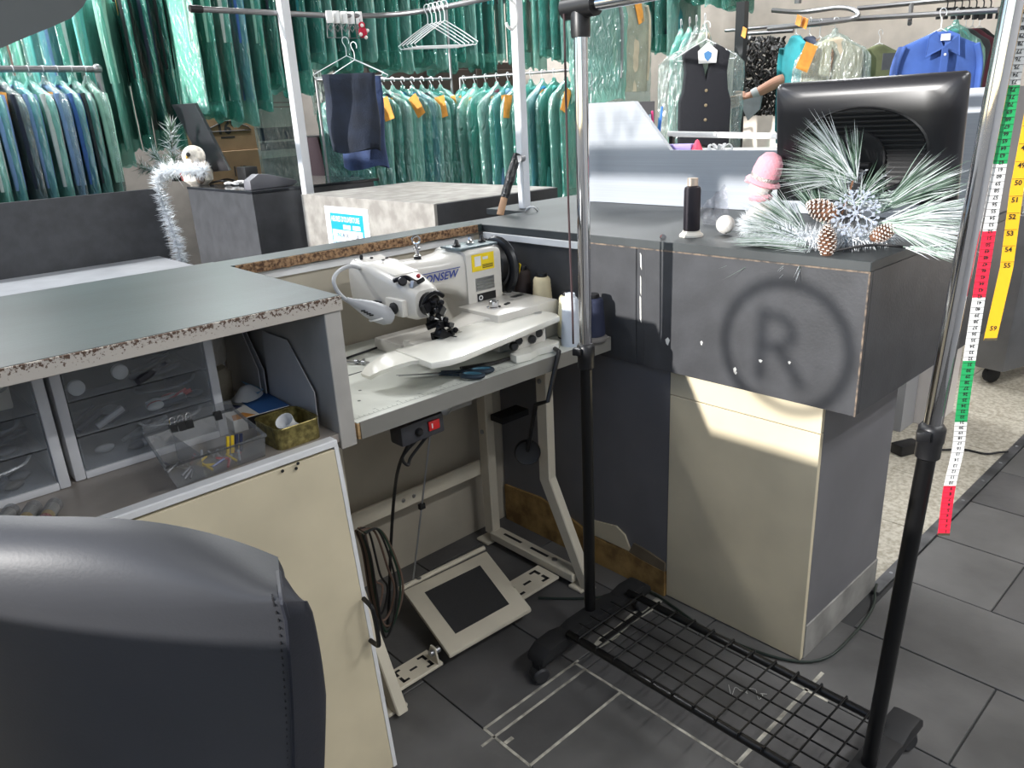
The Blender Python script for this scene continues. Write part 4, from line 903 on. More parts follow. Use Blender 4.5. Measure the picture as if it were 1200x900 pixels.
# ---------------------------------------------------------------- tape measures over the rack end
def tape(label, pts, w, bands, numer, m_edge, seed, up, flip=True):
    t = thing('tape_measure', label, 'tape measure', pts[-1], 'tape measures on the rack')
    P = curve(pts, 10); Ls = [0]
    for a, b in zip(P, P[1:]): Ls.append(Ls[-1]+(b-a).length)
    tot = Ls[-1]
    def pos(s):       # s measured from the lower end
        s = tot-s
        for i in range(len(P)-1):
            if Ls[i+1] >= s: return P[i].lerp(P[i+1], (s-Ls[i])/(Ls[i+1]-Ls[i])), (P[i]-P[i+1]).normalized()
        return P[-1], (P[-2]-P[-1]).normalized()
    across = Vector((.66,-.75,0)).normalized()     # width direction, facing the room
    def strip(s0, s1, c0, c1, off, name, m, n=6, parent=t):
        V = []; 
        for k in range(n+1):
            p, d = pos(s0+(s1-s0)*k/n); nn = across.cross(d).normalized()
            for o in (off, off-.0008): V += [p+across*c0+nn*o, p+across*c1+nn*o]
        rings = [[V[4*k], V[4*k+1], V[4*k+3], V[4*k+2]] for k in range(n+1)]
        return MB().loft(rings).build(name, m, parent)
    s = 0
    for k, (ln, m) in enumerate(bands):
        if s >= tot: break
        e = min(tot, s+ln); strip(s+.0002, e-.0002, -w/2, w/2, 0, 'band', m); s = e
    mb = MB(); step = numer
    k = 1
    while k*step < tot-.01:
        p, d = pos(k*step-step*.35); nn = across.cross(d).normalized()
        if p.z > .55:
            s_ = up(k); x_ = text(s_, step*.74 if flip else step*.5, p+across*(w*.24)+nn*.0006+d*step*.35, -across, -d, None, None, None, depth=0, bold=.0002) if flip else text(s_, step*.42, p-across*(w*.28)+nn*.0006, across, d, None, None, None, depth=0, bold=.0003)
            mb.add(x_.v, x_.f)
            p2, d2 = pos(k*step); mb.add([p2-across*w/2+nn*.0004, p2+across*w/2+nn*.0004, p2+across*w/2+nn*.0004+d2*.0006, p2-across*w/2+nn*.0004+d2*.0006], [(0,1,2,3)])
        k += 1
    mb.build('numerals', m_edge, t)
    strip(-.0, .004, -w/2, w/2, .0012, 'end_tip', mat('tape_tip', (120,110,90), .35, .7), 1)
    return t
Rr, Ww, Gg = mat('tape_red', (226,36,62), .5), mat('tape_white', (208,208,206), .5), mat('tape_green', (30,146,84), .5)
Yy = mat('tape_yellow', (226,170,32), .5)
TXx = RX+.012
tape('white, red and green banded tape measure hanging beside the right rack pole', [(TXx-.03,.362,1.58),(TXx-.018,.363,1.629),(TXx,.366,1.627),(TXx+.0,.368,1.45),(TXx,.3690,1.13),(TXx-.006,.366,.92),(TXx+.004,.3655,.83),(TXx-.012,.365,.76),(TXx-.014,.362,.672)], .0195,
     [(.094,Rr),(.118,Ww),(.108,Gg),(.104,Ww),(.104,Rr),(.10,Ww),(.11,Gg),(.4,Ww)], .0102, M_blackm, 1, lambda k: str(k))
tape('yellow inch tape measure hanging behind the banded one', [(TXx-.03,.346,1.58),(TXx-.012,.345,1.630),(TXx+.022,.345,1.627),(TXx+.030,.346,1.42),(TXx+.028,.349,1.22),(TXx+.034,.346,1.12),(TXx+.024,.350,1.02)], .0195, [(2,Yy)], .0254, M_blackm, 2, lambda k: str(60-k), False)

# ================================================================ office chair in the foreground, seen from behind
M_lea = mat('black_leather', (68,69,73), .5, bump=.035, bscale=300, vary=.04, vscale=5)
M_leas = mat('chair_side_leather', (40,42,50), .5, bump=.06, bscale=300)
tp = CO + (CF + CR*((54-600)/FPX) - CU*((640-450)/FPX))*.70
ch = thing('office_chair', 'black leather office chair with stitched side seam, its back to the camera', 'chair', (tp.x, tp.y, 0), local=True)
fw = Vector((CF.x, CF.y, 0)).normalized(); yawc = math.atan2(fw.y, fw.x)+math.radians(-8)
ch.rotation_euler = (0, 0, yawc)          # local +x = away from camera, +y = left
HT, HB, HWd = tp.z+.032, .46, .224
def bw(z):        # half width of the back at height z
    f = (z-HB)/(HT-HB); return HWd*(.62+.40*min(1, f/.86)**1.2)
def bulge(z): f = (z-HB)/(HT-HB); return .05*math.sin(f*math.pi*.9)-.07*(f-.5)
back = MB(); rings = []
NZ, NY = 26, 24
for i in range(NZ+1):
    z = HB + (HT-.075-HB)*i/NZ
    rings.append((z, bw(z)))
grid = []
for i in range(NZ+9):
    row = []
    for j in range(NY+1):
        u = j/NY*2-1
        if i <= NZ: z = rings[i][0]; w = rings[i][1]; zz = z
        else:
            k = (i-NZ)/8; a = k*math.pi/2
            z = rings[-1][0]; w = rings[-1][1]*(1-.13*(1-math.cos(a))); zz = z + (.076*math.sin(a))*(1-.90*abs(u)**3.0)
        x = -.045+bulge(zz)+.028*u*u - (.0 if i <= NZ else -.05*(1-math.cos((i-NZ)/8*math.pi/2)))
        if i > NZ: x += .012*(1-math.cos((i-NZ)/8*math.pi/2))
        row.append((x, w*u, zz))
    grid.append(row)
n1 = len(grid); n2 = NY+1
back.add([p for r in grid for p in r], [(i*n2+j, i*n2+j+1, (i+1)*n2+j+1, (i+1)*n2+j) for i in range(n1-1) for j in range(NY)])
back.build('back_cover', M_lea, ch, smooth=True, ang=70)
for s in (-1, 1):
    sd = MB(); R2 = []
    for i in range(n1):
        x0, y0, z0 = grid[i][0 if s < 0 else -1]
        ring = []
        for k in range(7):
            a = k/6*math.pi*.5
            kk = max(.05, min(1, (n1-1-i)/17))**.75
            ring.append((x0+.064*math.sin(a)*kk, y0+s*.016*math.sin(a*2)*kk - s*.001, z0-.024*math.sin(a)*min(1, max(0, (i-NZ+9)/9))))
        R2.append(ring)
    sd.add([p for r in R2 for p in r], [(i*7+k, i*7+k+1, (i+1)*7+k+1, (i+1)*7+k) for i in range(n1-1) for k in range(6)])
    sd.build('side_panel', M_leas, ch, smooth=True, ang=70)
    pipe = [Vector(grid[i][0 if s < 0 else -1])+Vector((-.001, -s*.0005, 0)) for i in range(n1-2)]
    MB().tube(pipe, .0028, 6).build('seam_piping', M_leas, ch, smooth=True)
    st = MB()
    for i in range(4, n1-2):
        for h in (0, .5):
            p = Vector(grid[i][0 if s < 0 else -1]).lerp(Vector(grid[i+1][0 if s < 0 else -1]), h) + Vector((-.0015, -s*.0085, 0))
            st.obox(p, (.0012, .0014, .0075))
    so = st.build('stitching', mat('seam_thread', (20,20,24), .6), ch); so['kind'] = 'stuff'
# inner (front) cushion, arms, seat and base so that it stands on the floor
MB().loft([[(.045+bulge(z)-.01+.02*math.cos(t), w*.96*math.sin(t), z) for t in [2*math.pi*j/16 for j in range(16)]] for z, w in [(HB+(HT-.075-HB)*k/10, bw(HB+(HT-.075-HB)*k/10)*(.94 if k < 9 else .86)) for k in range(11)]]).build('back_cushion', M_lea, ch, smooth=True)
MB().box(.06,.34,-.17,.17,.34,.43).build('seat', M_lea, ch, bevel=.03, seg=3)
MB().box(-.02,.12,-.06,.06,.32,.60).build('back_bracket', M_black, ch, bevel=.01)
MB().lathe([(.03,.10),(.03,.30),(.022,.30),(.022,.35)], (.17,0,0), 14).build('gas_column', M_black, ch, smooth=True)
for k in range(5):
    a = k*2*math.pi/5+.3; c, s = math.cos(a), math.sin(a)
    MB().tube([(.17,0,.12),(.17+.22*c,.22*s,.075)], [.026,.016], 8).build('base_arm', M_black, ch, smooth=True)
    MB().lathe([(.022,-.018),(.027,-.012),(.027,.012),(.022,.018)], (.17+.22*c,.22*s,.028), 14, axis=(-s,c,0)).build('castor', M_black, ch, smooth=True)
# ================================================================ things on the right counter (top z 1.08)
ZC = ZT+.0005
# dark thread spool
p = at(810, 277, z=ZT)
t = thing('thread_spool', 'black thread spool on a white flanged core, standing on the counter', 'thread spool', (p.x, p.y, ZC), local=True)
r = .0215
MB().lathe([(.031,0),(.031,.005),(.023,.012),(.023,.015)], n=24).build('flange', mat('spool_white', (220,214,202), .5), t, smooth=True)
MB().lathe([(r*.9,.0151),(r,.018),(r,.117),(r*.92,.125),(r*.6,.129)], n=24).build('thread', mat('thread_black', (34,28,36), .6, bump=.3, bscale=300, stretch=(1,1,6)), t, smooth=True)
MB().lathe([(.0135,.1291),(.0135,.148),(.005,.148)], n=18).build('core_tube', mat('cardboard_core', (206,188,170), .7), t, smooth=True)
p = at(777, 281, z=ZT)
t = thing('bobbin', 'tiny metal bobbin lying near the counter front edge', 'bobbin', (p.x, p.y, ZC+.006), local=True)
for d in (-.006, .005): MB().lathe([(.007,d),(.007,d+.0012)], n=14, axis=(.6,.7,0)).build('flange', M_chrome, t)
MB().lathe([(.0045,-.005),(.0045,.005)], n=12, axis=(.6,.7,0)).build('thread', mat('bobbin_red', (120,60,60), .7), t)

# ---- flat monitor, its back to us
mn = thing('computer_monitor', 'black computer monitor seen from behind on the counter, silver neck', 'monitor', (1.90, .83, ZC))
MX = 1.865; M_mon = mat('monitor_black', (34,34,38), .32); M_monm = mat('monitor_matte', (22,22,24), .5)
c = at(1010, 168, x=MX); hw, hh = .208, .142
Rm = Euler((0, math.radians(-9), math.radians(5))).to_matrix()
def mp(y, z, x=0): return Vector((MX, c.y, c.z)) + Rm @ Vector((x, y, z))
def mring(sx, sy, x, r): return [mp(y, z, x) for y, z in rrect(hw*sx, hh*sy, r, 4)]
MB().loft([mring(1,1,.022,.012), mring(1,1,.006,.014), mring(.965,.95,-.006,.02), mring(.86,.80,-.016,.05)], True).build('shell', M_mon, mn, smooth=True, ang=50)
ov = [(.150*math.cos(t), -.012+.098*math.sin(t)) for t in [2*math.pi*j/36 for j in range(36)]]
MB().loft([[mp(y, z, -.0163) for y, z in ov], [mp(y*.97, z*.97, -.0200) for y, z in ov], [mp(y*.94, z*.94, -.0175) for y, z in ov]], True).build('vent_oval', M_monm, mn, smooth=True)
for k in range(17):
    z = -.098+.0108*k
    hy = .142*math.sqrt(max(0, 1-((z+.012)/.094)**2))
    if hy < .02: continue
    MB().obox(mp(0, z, -.0195), (.004, hy*2, .0035), Rm).build('vent_rib', M_monm, mn)
MB().loft([[mp(.062*math.cos(t), -.03+.062*math.sin(t), x) for t in [2*math.pi*j/28 for j in range(28)]] for x in (-.019, -.027)], True).build('hinge_boss', M_monm, mn, smooth=True)
MB().lathe([(.0022,0),(.0022,.001)], mp(-.012,.012,-.0275), 8, axis=Rm @ Vector((-1,0,0))).build('screw', M_chrome, mn)
M_neck = mat('neck_silver', (128,128,130), .4, .5)
q0, q1 = mp(.004,-.05,-.040), Vector((MX-.035, c.y+.012, ZC+.02))
MB().obox((q0+q1)/2, (.018,.062,(q0-q1).length), Euler((0,math.radians(-7),math.radians(5))).to_matrix()).build('neck', M_neck, mn, bevel=.004)
MB().tube([mp(.040,-.045,-.036), mp(-.032,-.045,-.036)], .010, 12).build('hinge', M_monm, mn, smooth=True)
MB().lathe([(.10,0),(.10,.008),(.085,.016),(.03,.02)], (MX+.0, c.y+.01, ZC), 30).build('foot', M_monm, mn, smooth=True)
# ---- snowman with pink hat
M_snow = mat('snow_felt', (206,202,196), .9, bump=.3, bscale=160, sheen=.3); M_pinkf = mat('pink_felt', (222,150,162), .9, bump=.3, bscale=160, sheen=.3)
hb = at(893, 222, x=1.80)
sn = thing('snowman', 'white felt snowman in a pink hat leaning behind the frosted branches', 'snowman', (hb.x, hb.y, ZC))
hc = at(892, 219, x=1.80)
MB().ball((hc.x+.005, hc.y-.004, ZC+.040), .042, 18, 12, (1,1,.95)).build('body', M_snow, sn, smooth=True)
MB().ball(hc, .030, 16, 10).build('head', M_snow, sn, smooth=True)
MB().tube(curve([(hc.x+.022*math.cos(t), hc.y+.022*math.sin(t), hc.z-.026+.002*math.sin(3*t)) for t in [2*math.pi*j/10 for j in range(10)]],3,True), .008, 8, closed=True).build('scarf', M_pinkf, sn, smooth=True)
hat = []
ha = at(915, 158, x=1.80); hax = (ha-hc).normalized()
MB().lathe([(.040,.008),(.045,.013),(.041,.018),(.034,.020),(.035,.042),(.031,.066),(.020,.082),(.004,.088)], hc, 18, axis=hax).build('hat', M_pinkf, sn, smooth=True)
MB().lathe([(.0345,.021),(.0360,.028),(.0355,.031)], hc, 18, axis=hax).build('hat_band', mat('silver_sequin', (190,186,182), .3, .7, bump=.6, bscale=300), sn, smooth=True)
br = at(876, 202, x=1.775)
MB().ball(hc+hax*.013+Vector((-.01,.018,.004)), .022, 12, 6, (1.0,1.2,.4)).build('turned_brim', M_pinkf, sn, smooth=True)
MB().ball(at(850, 263, x=1.77), .024, 14, 10).build('mitten', M_snow, sn, smooth=True)
MB().ball(at(878, 212, x=1.772), .003, 6, 5).build('nose', mat('nose_red', (200,70,70), .6), sn, smooth=True)

# ---- frosted pine arrangement
pa = thing('pine_arrangement', 'frosted pine arrangement with cones and crystal snowflake on the counter corner', 'decoration', (1.72, .80, ZC))
M_nw, M_ng, M_nm = mat('needle_frost', (196,202,204), .8), mat('needle_green', (66,92,74), .7), mat('needle_pale', (140,158,146), .8)
M_twig = mat('twig_brown', (120,84,62), .8)
def sprig(base, tips, n, ln, mix, seed, spread=.35, name='needle_spray', x_sp=.03):
    """needles fanning from a short stem towards a few tip directions"""
    random.seed(seed); sets = {0: MB(), 1: MB(), 2: MB()}
    for k in range(n):
        t = random.choice(tips); d = (t-base); d = d.normalized()
        d = (d + Vector((random.gauss(0, spread), random.gauss(0, spread*.8), random.gauss(0, spread*.8)))*.55).normalized()
        l = ln*random.uniform(.65, 1.1); s0 = base + (t-base).normalized()*random.uniform(0, ln*.35) + Vector((random.uniform(-1,1), random.uniform(-1,1), random.uniform(-1,1)))*.004
        e = s0 + d*l + Vector((0, 0, -.12*l*random.random()))
        if e.z < ZC+.003 and e.x > BX-.005: e.z = ZC+.003+random.uniform(0,.01)
        u = d.orthogonal().normalized()*.00085; w = d.cross(u)
        w = w.normalized()*.00085
        i = random.choices((0,1,2), mix)[0]; m = s0.lerp(e, .55)+Vector((0,0,.03*l))
        sets[i].add([s0+u, s0-u*.5+w, s0-u*.5-w, m+u, m-u*.5+w, m-u*.5-w, e], [(0,1,4,3),(1,2,5,4),(2,0,3,5),(3,4,6),(4,5,6),(5,3,6)])
    for i, m_ in enumerate((M_nw, M_nm, M_ng)):
        if sets[i].v:
            o = sets[i].build(name, m_, pa); o['kind'] = 'stuff'
A = lambda px, py, x: at(px, py, x=x)
sprig(A(1003,212,1.74), [A(925,150,1.70), A(905,185,1.70), A(950,140,1.72), A(910,205,1.70)], 420, .140, (6,4,2), 1, .34)
sprig(A(1003,212,1.75), [A(990,140,1.76), A(1005,150,1.76), A(970,150,1.76)], 90, .10, (2,4,4), 2, .25)
sprig(A(952,282,1.68), [A(880,240,1.68), A(860,275,1.68), A(895,225,1.70), A(870,255,1.68)], 480, .15, (6,4,2), 3, .36)
sprig(A(965,262,1.72), [A(925,205,1.72), A(940,200,1.74), A(950,205,1.74)], 110, .11, (1,3,5), 4, .25)
sprig(A(1025,250,1.72), [A(1110,205,1.76), A(1095,215,1.76), A(1075,205,1.78)], 180, .15, (2,4,5), 5, .25)
sprig(A(1030,262,1.70), [A(1115,255,1.72), A(1110,285,1.70), A(1120,240,1.74), A(1095,280,1.70)], 460, .150, (7,4,1), 6, .30)
sprig(A(945,285,1.66), [A(845,262,1.68), A(850,285,1.66), A(880,298,1.64), A(865,240,1.70)], 360, .15, (6,4,1), 13, .32)
sprig(A(1000,240,1.72), [A(960,215,1.74), A(1030,210,1.74), A(1050,230,1.73), A(985,225,1.70)], 160, .085, (3,4,3), 14, .5)
sprig(A(950,290,1.655), [A(930,305,1.62), A(920,298,1.62), A(940,310,1.61)], 34, .075, (5,3,1), 7, .2)
sprig(A(1060,290,1.68), [A(1110,298,1.67), A(1095,297,1.66)], 45, .10, (5,4,1), 8, .4)
# fluffy white garland lying along the counter
def tinsel(path, r, n, m, parent, seed, name='tinsel', label=None):
    random.seed(seed); P = curve(path, 14); mb = MB()
    for k in range(n):
        i = random.randrange(len(P)-1); p = P[i].lerp(P[i+1], random.random()); tdir = (P[i+1]-P[i]).normalized()
        d = Vector((random.gauss(0,1), random.gauss(0,1), random.gauss(0,1))); d -= tdir*d.dot(tdir)*.7; d.normalize()
        e = p + d*r*random.uniform(.6, 1.1); u = d.orthogonal().normalized()*r*.05; w = d.cross(u)
        mb.add([p+u, p-u*.5+w*.8, p-u*.5-w*.8, e], [(0,1,3),(1,2,3),(2,0,3)])
    o = mb.build(name, m, parent); o['kind'] = 'stuff'; return o
gpath = [(1.80,1.05,ZC+.034),(1.72,1.00,ZC+.034),(1.675,.92,ZC+.034),(1.665,.85,ZC+.030),(1.68,.78,ZC+.028),(1.72,.72,ZC+.028),(1.80,.69,ZC+.028)]
tinsel(gpath, .036, 1700, mat('tinsel_white', (222,226,230), .5), pa, 3)
MB().tube(curve(gpath,8), .002, 5).build('garland_wire', M_alu, pa)
MB().tube(curve([A(986,252,1.70), A(992,235,1.71), A(1000,210,1.74), A(1001,205,1.75)],5), .0026, 6).build('stem', M_twig, pa, smooth=True)
MB().tube(curve([A(965,297,1.63), A(1000,290,1.64), A(1030,287,1.66), A(1062,290,1.70)],6), .003, 7).build('black_stem', M_black, pa, smooth=True)
for k in range(11):      # silvery sprigs in the middle
    random.seed(50+k); b = A(990+random.uniform(-10,10), 240, 1.75); e = A(940+14*k+random.uniform(-6,6), 190+abs(k-4)*5+random.uniform(0,22), 1.78)
    tw = MB().tube([b, b.lerp(e,.5)+Vector((0,0,.006)), e], .0011, 5)
    for j in range(12):
        q = b.lerp(e, .35+.65*j/12); dd = Vector((random.uniform(-1,1),random.uniform(-1,1),random.uniform(-.4,1)))*.014
        tw.tube([q, q+dd], .0011, 4)
    tw.build('silver_sprig', mat('silver_sprig', (176,180,186), .45, .3), pa)
# pine cones
M_cone, M_ctip = mat('cone_brown', (110,76,56), .8, vary=.3, vscale=60), mat('cone_frost', (222,214,206), .8)
def pinecone(c, axis, L_, R_):
    ax = Vector(axis).normalized(); Q = Vector((0,0,1)).rotation_difference(ax)
    core = MB().lathe([(R_*.3,0),(R_*.75,L_*.25),(R_*.7,L_*.6),(R_*.25,L_*.95)], c, 10, axis=ax).build('pine_cone', M_cone, pa, smooth=True)
    sc1, sc2 = MB(), MB()
    n = 95
    for k in range(n):
        f = (k+.5)/n; a = k*2.39996; rr = R_*math.sin(math.pi*min(1,.16+f*.80))**.7
        rad = Vector((math.cos(a), math.sin(a), 0)); tan = Vector((-math.sin(a), math.cos(a), 0))
        b = rad*rr*.5+Vector((0,0,L_*f)); e = rad*rr+Vector((0,0,L_*f+.005)); wd = tan*R_*.20
        V = [b-wd*.5, b+wd*.5, e+wd*.8+Vector((0,0,.002)), e-wd*.8+Vector((0,0,.002))]
        V = [Vector(c)+Q @ p for p in V+[p-Vector((0,0,.0016)) for p in V]]
        sc1.add(V, [(0,1,2,3),(7,6,5,4),(0,4,5,1),(2,6,7,3),(1,5,6,2),(3,7,4,0)])
        e2 = rad*rr*1.03+Vector((0,0,L_*f+.0062)); b2 = rad*rr*.84+Vector((0,0,L_*f+.0055))
        V = [b2-wd*.6, b2+wd*.6, e2+wd*.72, e2-wd*.72]
        V = [Vector(c)+Q @ p for p in V+[p-Vector((0,0,.0022)) for p in V]]
        sc2.add(V, [(0,1,2,3),(7,6,5,4),(0,4,5,1),(2,6,7,3),(1,5,6,2),(3,7,4,0)])
    sc1.build('cone_scales', M_cone, core)['kind'] = 'stuff'; sc2.build('frosted_tips', M_ctip, core)['kind'] = 'stuff'
c0, c1_ = A(980,255,1.665), A(942,236,1.67); pinecone(c0, c1_-c0, .070, .024)
c0, c1_ = A(969,301,1.625), A(970,257,1.635); pinecone(c0, c1_-c0, .064, .020)
c0, c1_ = A(1020,280,1.68), A(1045,268,1.70); pinecone(c0, c1_-c0, .05, .018)
# crystal snowflake
M_cry = mat('crystal', (214,222,236), .08, 0, spec=1, coat=1); bs = M_cry.node_tree.nodes['Principled BSDF']; bs.inputs['Transmission Weight'].default_value = .55; bs.inputs['IOR'].default_value = 1.4
fc = A(1003, 250, 1.655)
sf = None
ex = Vector((.55,-.78,.1)).normalized(); ey = Vector((.1,.15,1)).normalized()
arms = MB()
for k in range(8):
    a = k*math.pi/4+.2; d = ex*math.cos(a)+ey*math.sin(a); s2 = -ex*math.sin(a)+ey*math.cos(a)
    arms.tube([fc, fc+d*.044], .0016, 5)
    for j, f in enumerate((.30,.55,.78,1.0)):
        arms.ball(fc+d*.046*f, .0042 if j < 3 else .0055, 6, 4)
        if 0 < j < 3:
            for s_ in (-1, 1): arms.tube([fc+d*.046*f, fc+d*.046*(f+.16)+s2*s_*.011], .0013, 4); arms.ball(fc+d*.046*(f+.18)+s2*s_*.012, .0036, 6, 4)
arms.ball(fc, .007, 8, 6)
arms.build('crystal_snowflake', M_cry, pa, smooth=True)

# clear crumpled wrap behind the snowman hand, wrapped stick leaning at the post, small hook on the counter
wr = thing('plastic_wrap', 'crumpled clear wrap leaning behind the snowman', 'wrap', at(838,262,x=1.92))
random.seed(9); mb = MB(); b0 = at(835,263,x=1.90); n = 9; m_ = 7; V = []
for i in range(n):
    for j in range(m_):
        p = at(824+i*4-j*1.0+random.uniform(-2,2), 266-j*(3+i*.7)+random.uniform(-2,2), x=1.90+random.uniform(-.012,.012)); p.z = max(p.z, ZC); V.append(p)
mb.add(V, [(i*m_+j, (i+1)*m_+j, (i+1)*m_+j+1, i*m_+j+1) for i in range(n-1) for j in range(m_-1)])
mb.build('wrap_sheet', film('clear_wrap', (190,192,200), clear=.86, rough=.12, bump=.5, bscale=60, gloss=.12), wr)
sk = thing('wrapped_stick', 'wooden stick wrapped in black plastic leaning beside the white post', 'stick', at(587,253,y=2.04))
s0, s1, s2 = at(586,252,y=2.04), at(591,232,y=2.04), at(606,181,y=2.04)
MB().tube([s0, s1], [.013,.0125], 12).build('wooden_end', mat('stick_wood', (190,150,116), .6), sk, smooth=True)
random.seed(4)
MB().tube([s1.lerp(s2, k/14) for k in range(15)], [.0150+random.uniform(0,.0035) for k in range(15)], 12).build('black_wrap', mat('bin_liner_black', (16,16,18), .22, bump=.5, bscale=60), sk, smooth=True)
MB().tube([s2.lerp(s1,.02), s2+(s2-s1).normalized()*.002], .011, 12).build('open_end', M_blackm, sk)
# ================================================================ posts and hanging rail behind the counters
M_post = mat('white_post', (214,216,220), .35, .2)
M_pipe = mat('galvanised_pipe', (140,140,142), .35, .85)
hr = thing('hanging_rail', 'bent galvanised hanging rail on two white square posts', 'rail', (2.1, 3.9, 0))
MB().box(2.062,2.112,3.872,3.922,0,3.5).build('post', M_post, hr, bevel=.003, seg=1)
MB().box(1.940,1.975,2.035,2.067,ZT+.001,3.5).build('post', M_post, hr, bevel=.003, seg=1)
RZ = 1.955
RP = curve([(1.64,3.93,RZ),(2.0,3.925,RZ),(2.35,3.92,RZ),(2.55,3.86,RZ),(2.68,3.75,RZ),(2.75,3.55,RZ),(2.77,3.25,RZ),(2.77,2.8,RZ),(2.76,2.4,RZ)], 6)
MB().tube(RP, .0135, 10).build('rail', M_pipe, hr, smooth=True)
MB().tube([(1.62,3.93,RZ),(1.68,3.93,RZ)], .017, 10).build('end_cap', M_black, hr, smooth=True)
for x in (2.085,): MB().tube([(x,3.922,RZ+.03),(x,3.938,RZ+.03),(x,3.938,RZ-.02)], .009, 8).build('rail_clamp', M_pipe, hr, smooth=True)
hp = [at(594,-4,y=2.02), at(603,6,y=2.02), at(605,25,y=2.02), at(601,34,y=2.02), at(596,32,y=2.02), at(593,27,y=2.02)]
MB().tube(curve(hp,6), .005, 8).build('white_hook', M_white, hr, smooth=True)
p_ = at(608,186,y=2.03)
MB().lathe([(.012,0),(.012,.03)], p_+Vector((.02,.0,0)), 10, axis=(-1,-.3,0)).build('side_knob', M_pipe, hr, smooth=True)
tag(MB().tube(curve([at(616,247,z=ZT+.004), at(620,243,z=ZT+.02), at(626,243,z=ZT+.02), at(630,247,z=ZT+.004)],6), .0035, 6).build('cable_grommet', M_white, smooth=True), 'small white wire loop at the foot of the white post', 'loop')

M_wire = mat('hanger_wire', (222,226,230), .35, .2)
def wire_hanger(t, m=M_wire, w=.20, drop=.075, z0=-.105, r=.0022, name='hanger'):
    hk_ = [(.018,0,-.026),(.020,0,-.012),(.012,0,.004),(-.002,0,.008),(-.013,0,-.002),(-.012,0,-.02),(0,0,-.045),(0,0,-.085)]
    mb = MB().tube(curve(hk_,3), r, 5)
    mb.tube([(0,0,-.085),(w*.5,0,z0-drop*.35),(w,0,z0-drop),(w-.012,0,z0-drop-.014),(-w+.012,0,z0-drop-.014),(-w,0,z0-drop),(-w*.5,0,z0-drop*.35),(0,0,-.085)], r, 5)
    return mb.build(name, m, t, smooth=True)

# clip hangers, bear charm, jeans and a bundle of spare hangers on the rail
rd_ = lambda k: RP[k]
for k, px in enumerate((382,392,403,413,422)):
    q = at(px, 18, z=RZ+.0); q.y = 3.885 if k < 4 else 3.87
    t = thing('clip_hanger', 'metal clip hanger with white top hung on the rail, %s from the post' % ordn(k), 'clip hanger', (q.x, q.y, RZ+.014), 'clip hangers on the rail', local=True)
    t.rotation_euler = (0,0,-.75)
    MB().box(-.018,.018,-.004,.004,-.055,.006).build('white_top', M_white, t, bevel=.002, seg=1)
    MB().tube([(-.016,0,-.056),(-.020,0,-.095),(-.022,0,-.125),(.022,0,-.125),(.020,0,-.095),(.016,0,-.056)], .0028, 5).build('clip_wire', M_pipe, t)
    MB().tube([(-.014,0,-.075),(0,0,-.058),(.014,0,-.075),(0,0,-.095),(-.014,0,-.075)], .0035, 5).build('clip_jaw', M_pipe, t)
q = at(425, 36, y=3.84)
t = thing('bear_charm', 'small red and white plush bear clipped to the rail', 'plush toy', q, local=True)
M_red, M_fuz = mat('plush_red', (176,32,58), .9), mat('plush_white', (230,224,220), .9)
MB().ball((0,0,-.008), .026, 12, 8, (1,.8,1.1)).build('body', M_red, t, smooth=True)
MB().ball((-.006,-.006,.026), .018, 12, 8).build('head', M_red, t, smooth=True)
MB().ball((-.012,-.017,.024), .010, 10, 6).build('face', M_fuz, t, smooth=True)
for x, z in ((-.028,-.02),(.03,.0),(.012,-.034)): MB().ball((x*.75,-.012-x*.65*0,z), .010, 8, 6).build('paw', M_fuz, t, smooth=True)
MB().tube([(0,.02,.06),(0,.01,.035)], .002, 5).build('hang_loop', M_pipe, t)

M_den, M_den2 = mat('denim_dark', (28,37,54), .85, bump=.3, bscale=140, vary=.2, vscale=9), mat('denim_blue', (44,60,96), .85, bump=.3, bscale=140, vary=.2, vscale=9)
def trousers(t, w, ln, m, seed, thick=.035, sag=.0):
    random.seed(seed); rings = []
    ph = [random.uniform(0,6.28) for _ in range(6)]
    for i in range(13):
        f = i/12; z = -.175-ln*f
        ring = []
        for j in range(28):
            a = 2*math.pi*j/28; c, s = math.cos(a), math.sin(a)
            ww = w*(1-.06*f+.04*math.sin(f*7+ph[0])); tt = thick*(.5+.8*f)
            k_ = 1+.22*f*math.sin(5*a+ph[1])+.12*math.sin(9*a+ph[2]+f*5)
            ring.append((ww*abs(c)**.8*math.copysign(1,c), tt*s*k_+.006*math.sin(f*9+ph[3]), z-.012*f*math.sin(3*a+ph[4])))
        rings.append(ring)
    return MB().loft(rings).build('trousers', m, t, smooth=True, ang=80)
for k, (px, py, rz, w, ln, m, lab) in enumerate(((404,48,-.55,.145,.40,M_den,'dark jeans folded over a white wire hanger, nearest the post'),(413,46,-.95,.145,.50,M_den2,'blue jeans folded over a white wire hanger, behind the dark pair'))):
    q = at(px, py, y=3.86+.16*k); q.z = 1.838-.006*k
    t = thing('hung_jeans', lab, 'jeans', q, 'jeans on the rail', local=True, rot=(0,0,rz))
    wire_hanger(t, w=.19, drop=.07); trousers(t, w, ln, m, 30+k, .05)
for k in range(5):
    q = at(500+5*k, 10-1.2*k, z=RZ); 
    q.z = RZ+.012
    t = thing('wire_hanger', 'empty white wire hanger in the bundle on the rail, %s from the left' % ordn(k), 'hanger', q, 'empty hangers on the rail', local=True, rot=(0,0,-.55))
    wire_hanger(t, w=.165, drop=.085, r=.0026)

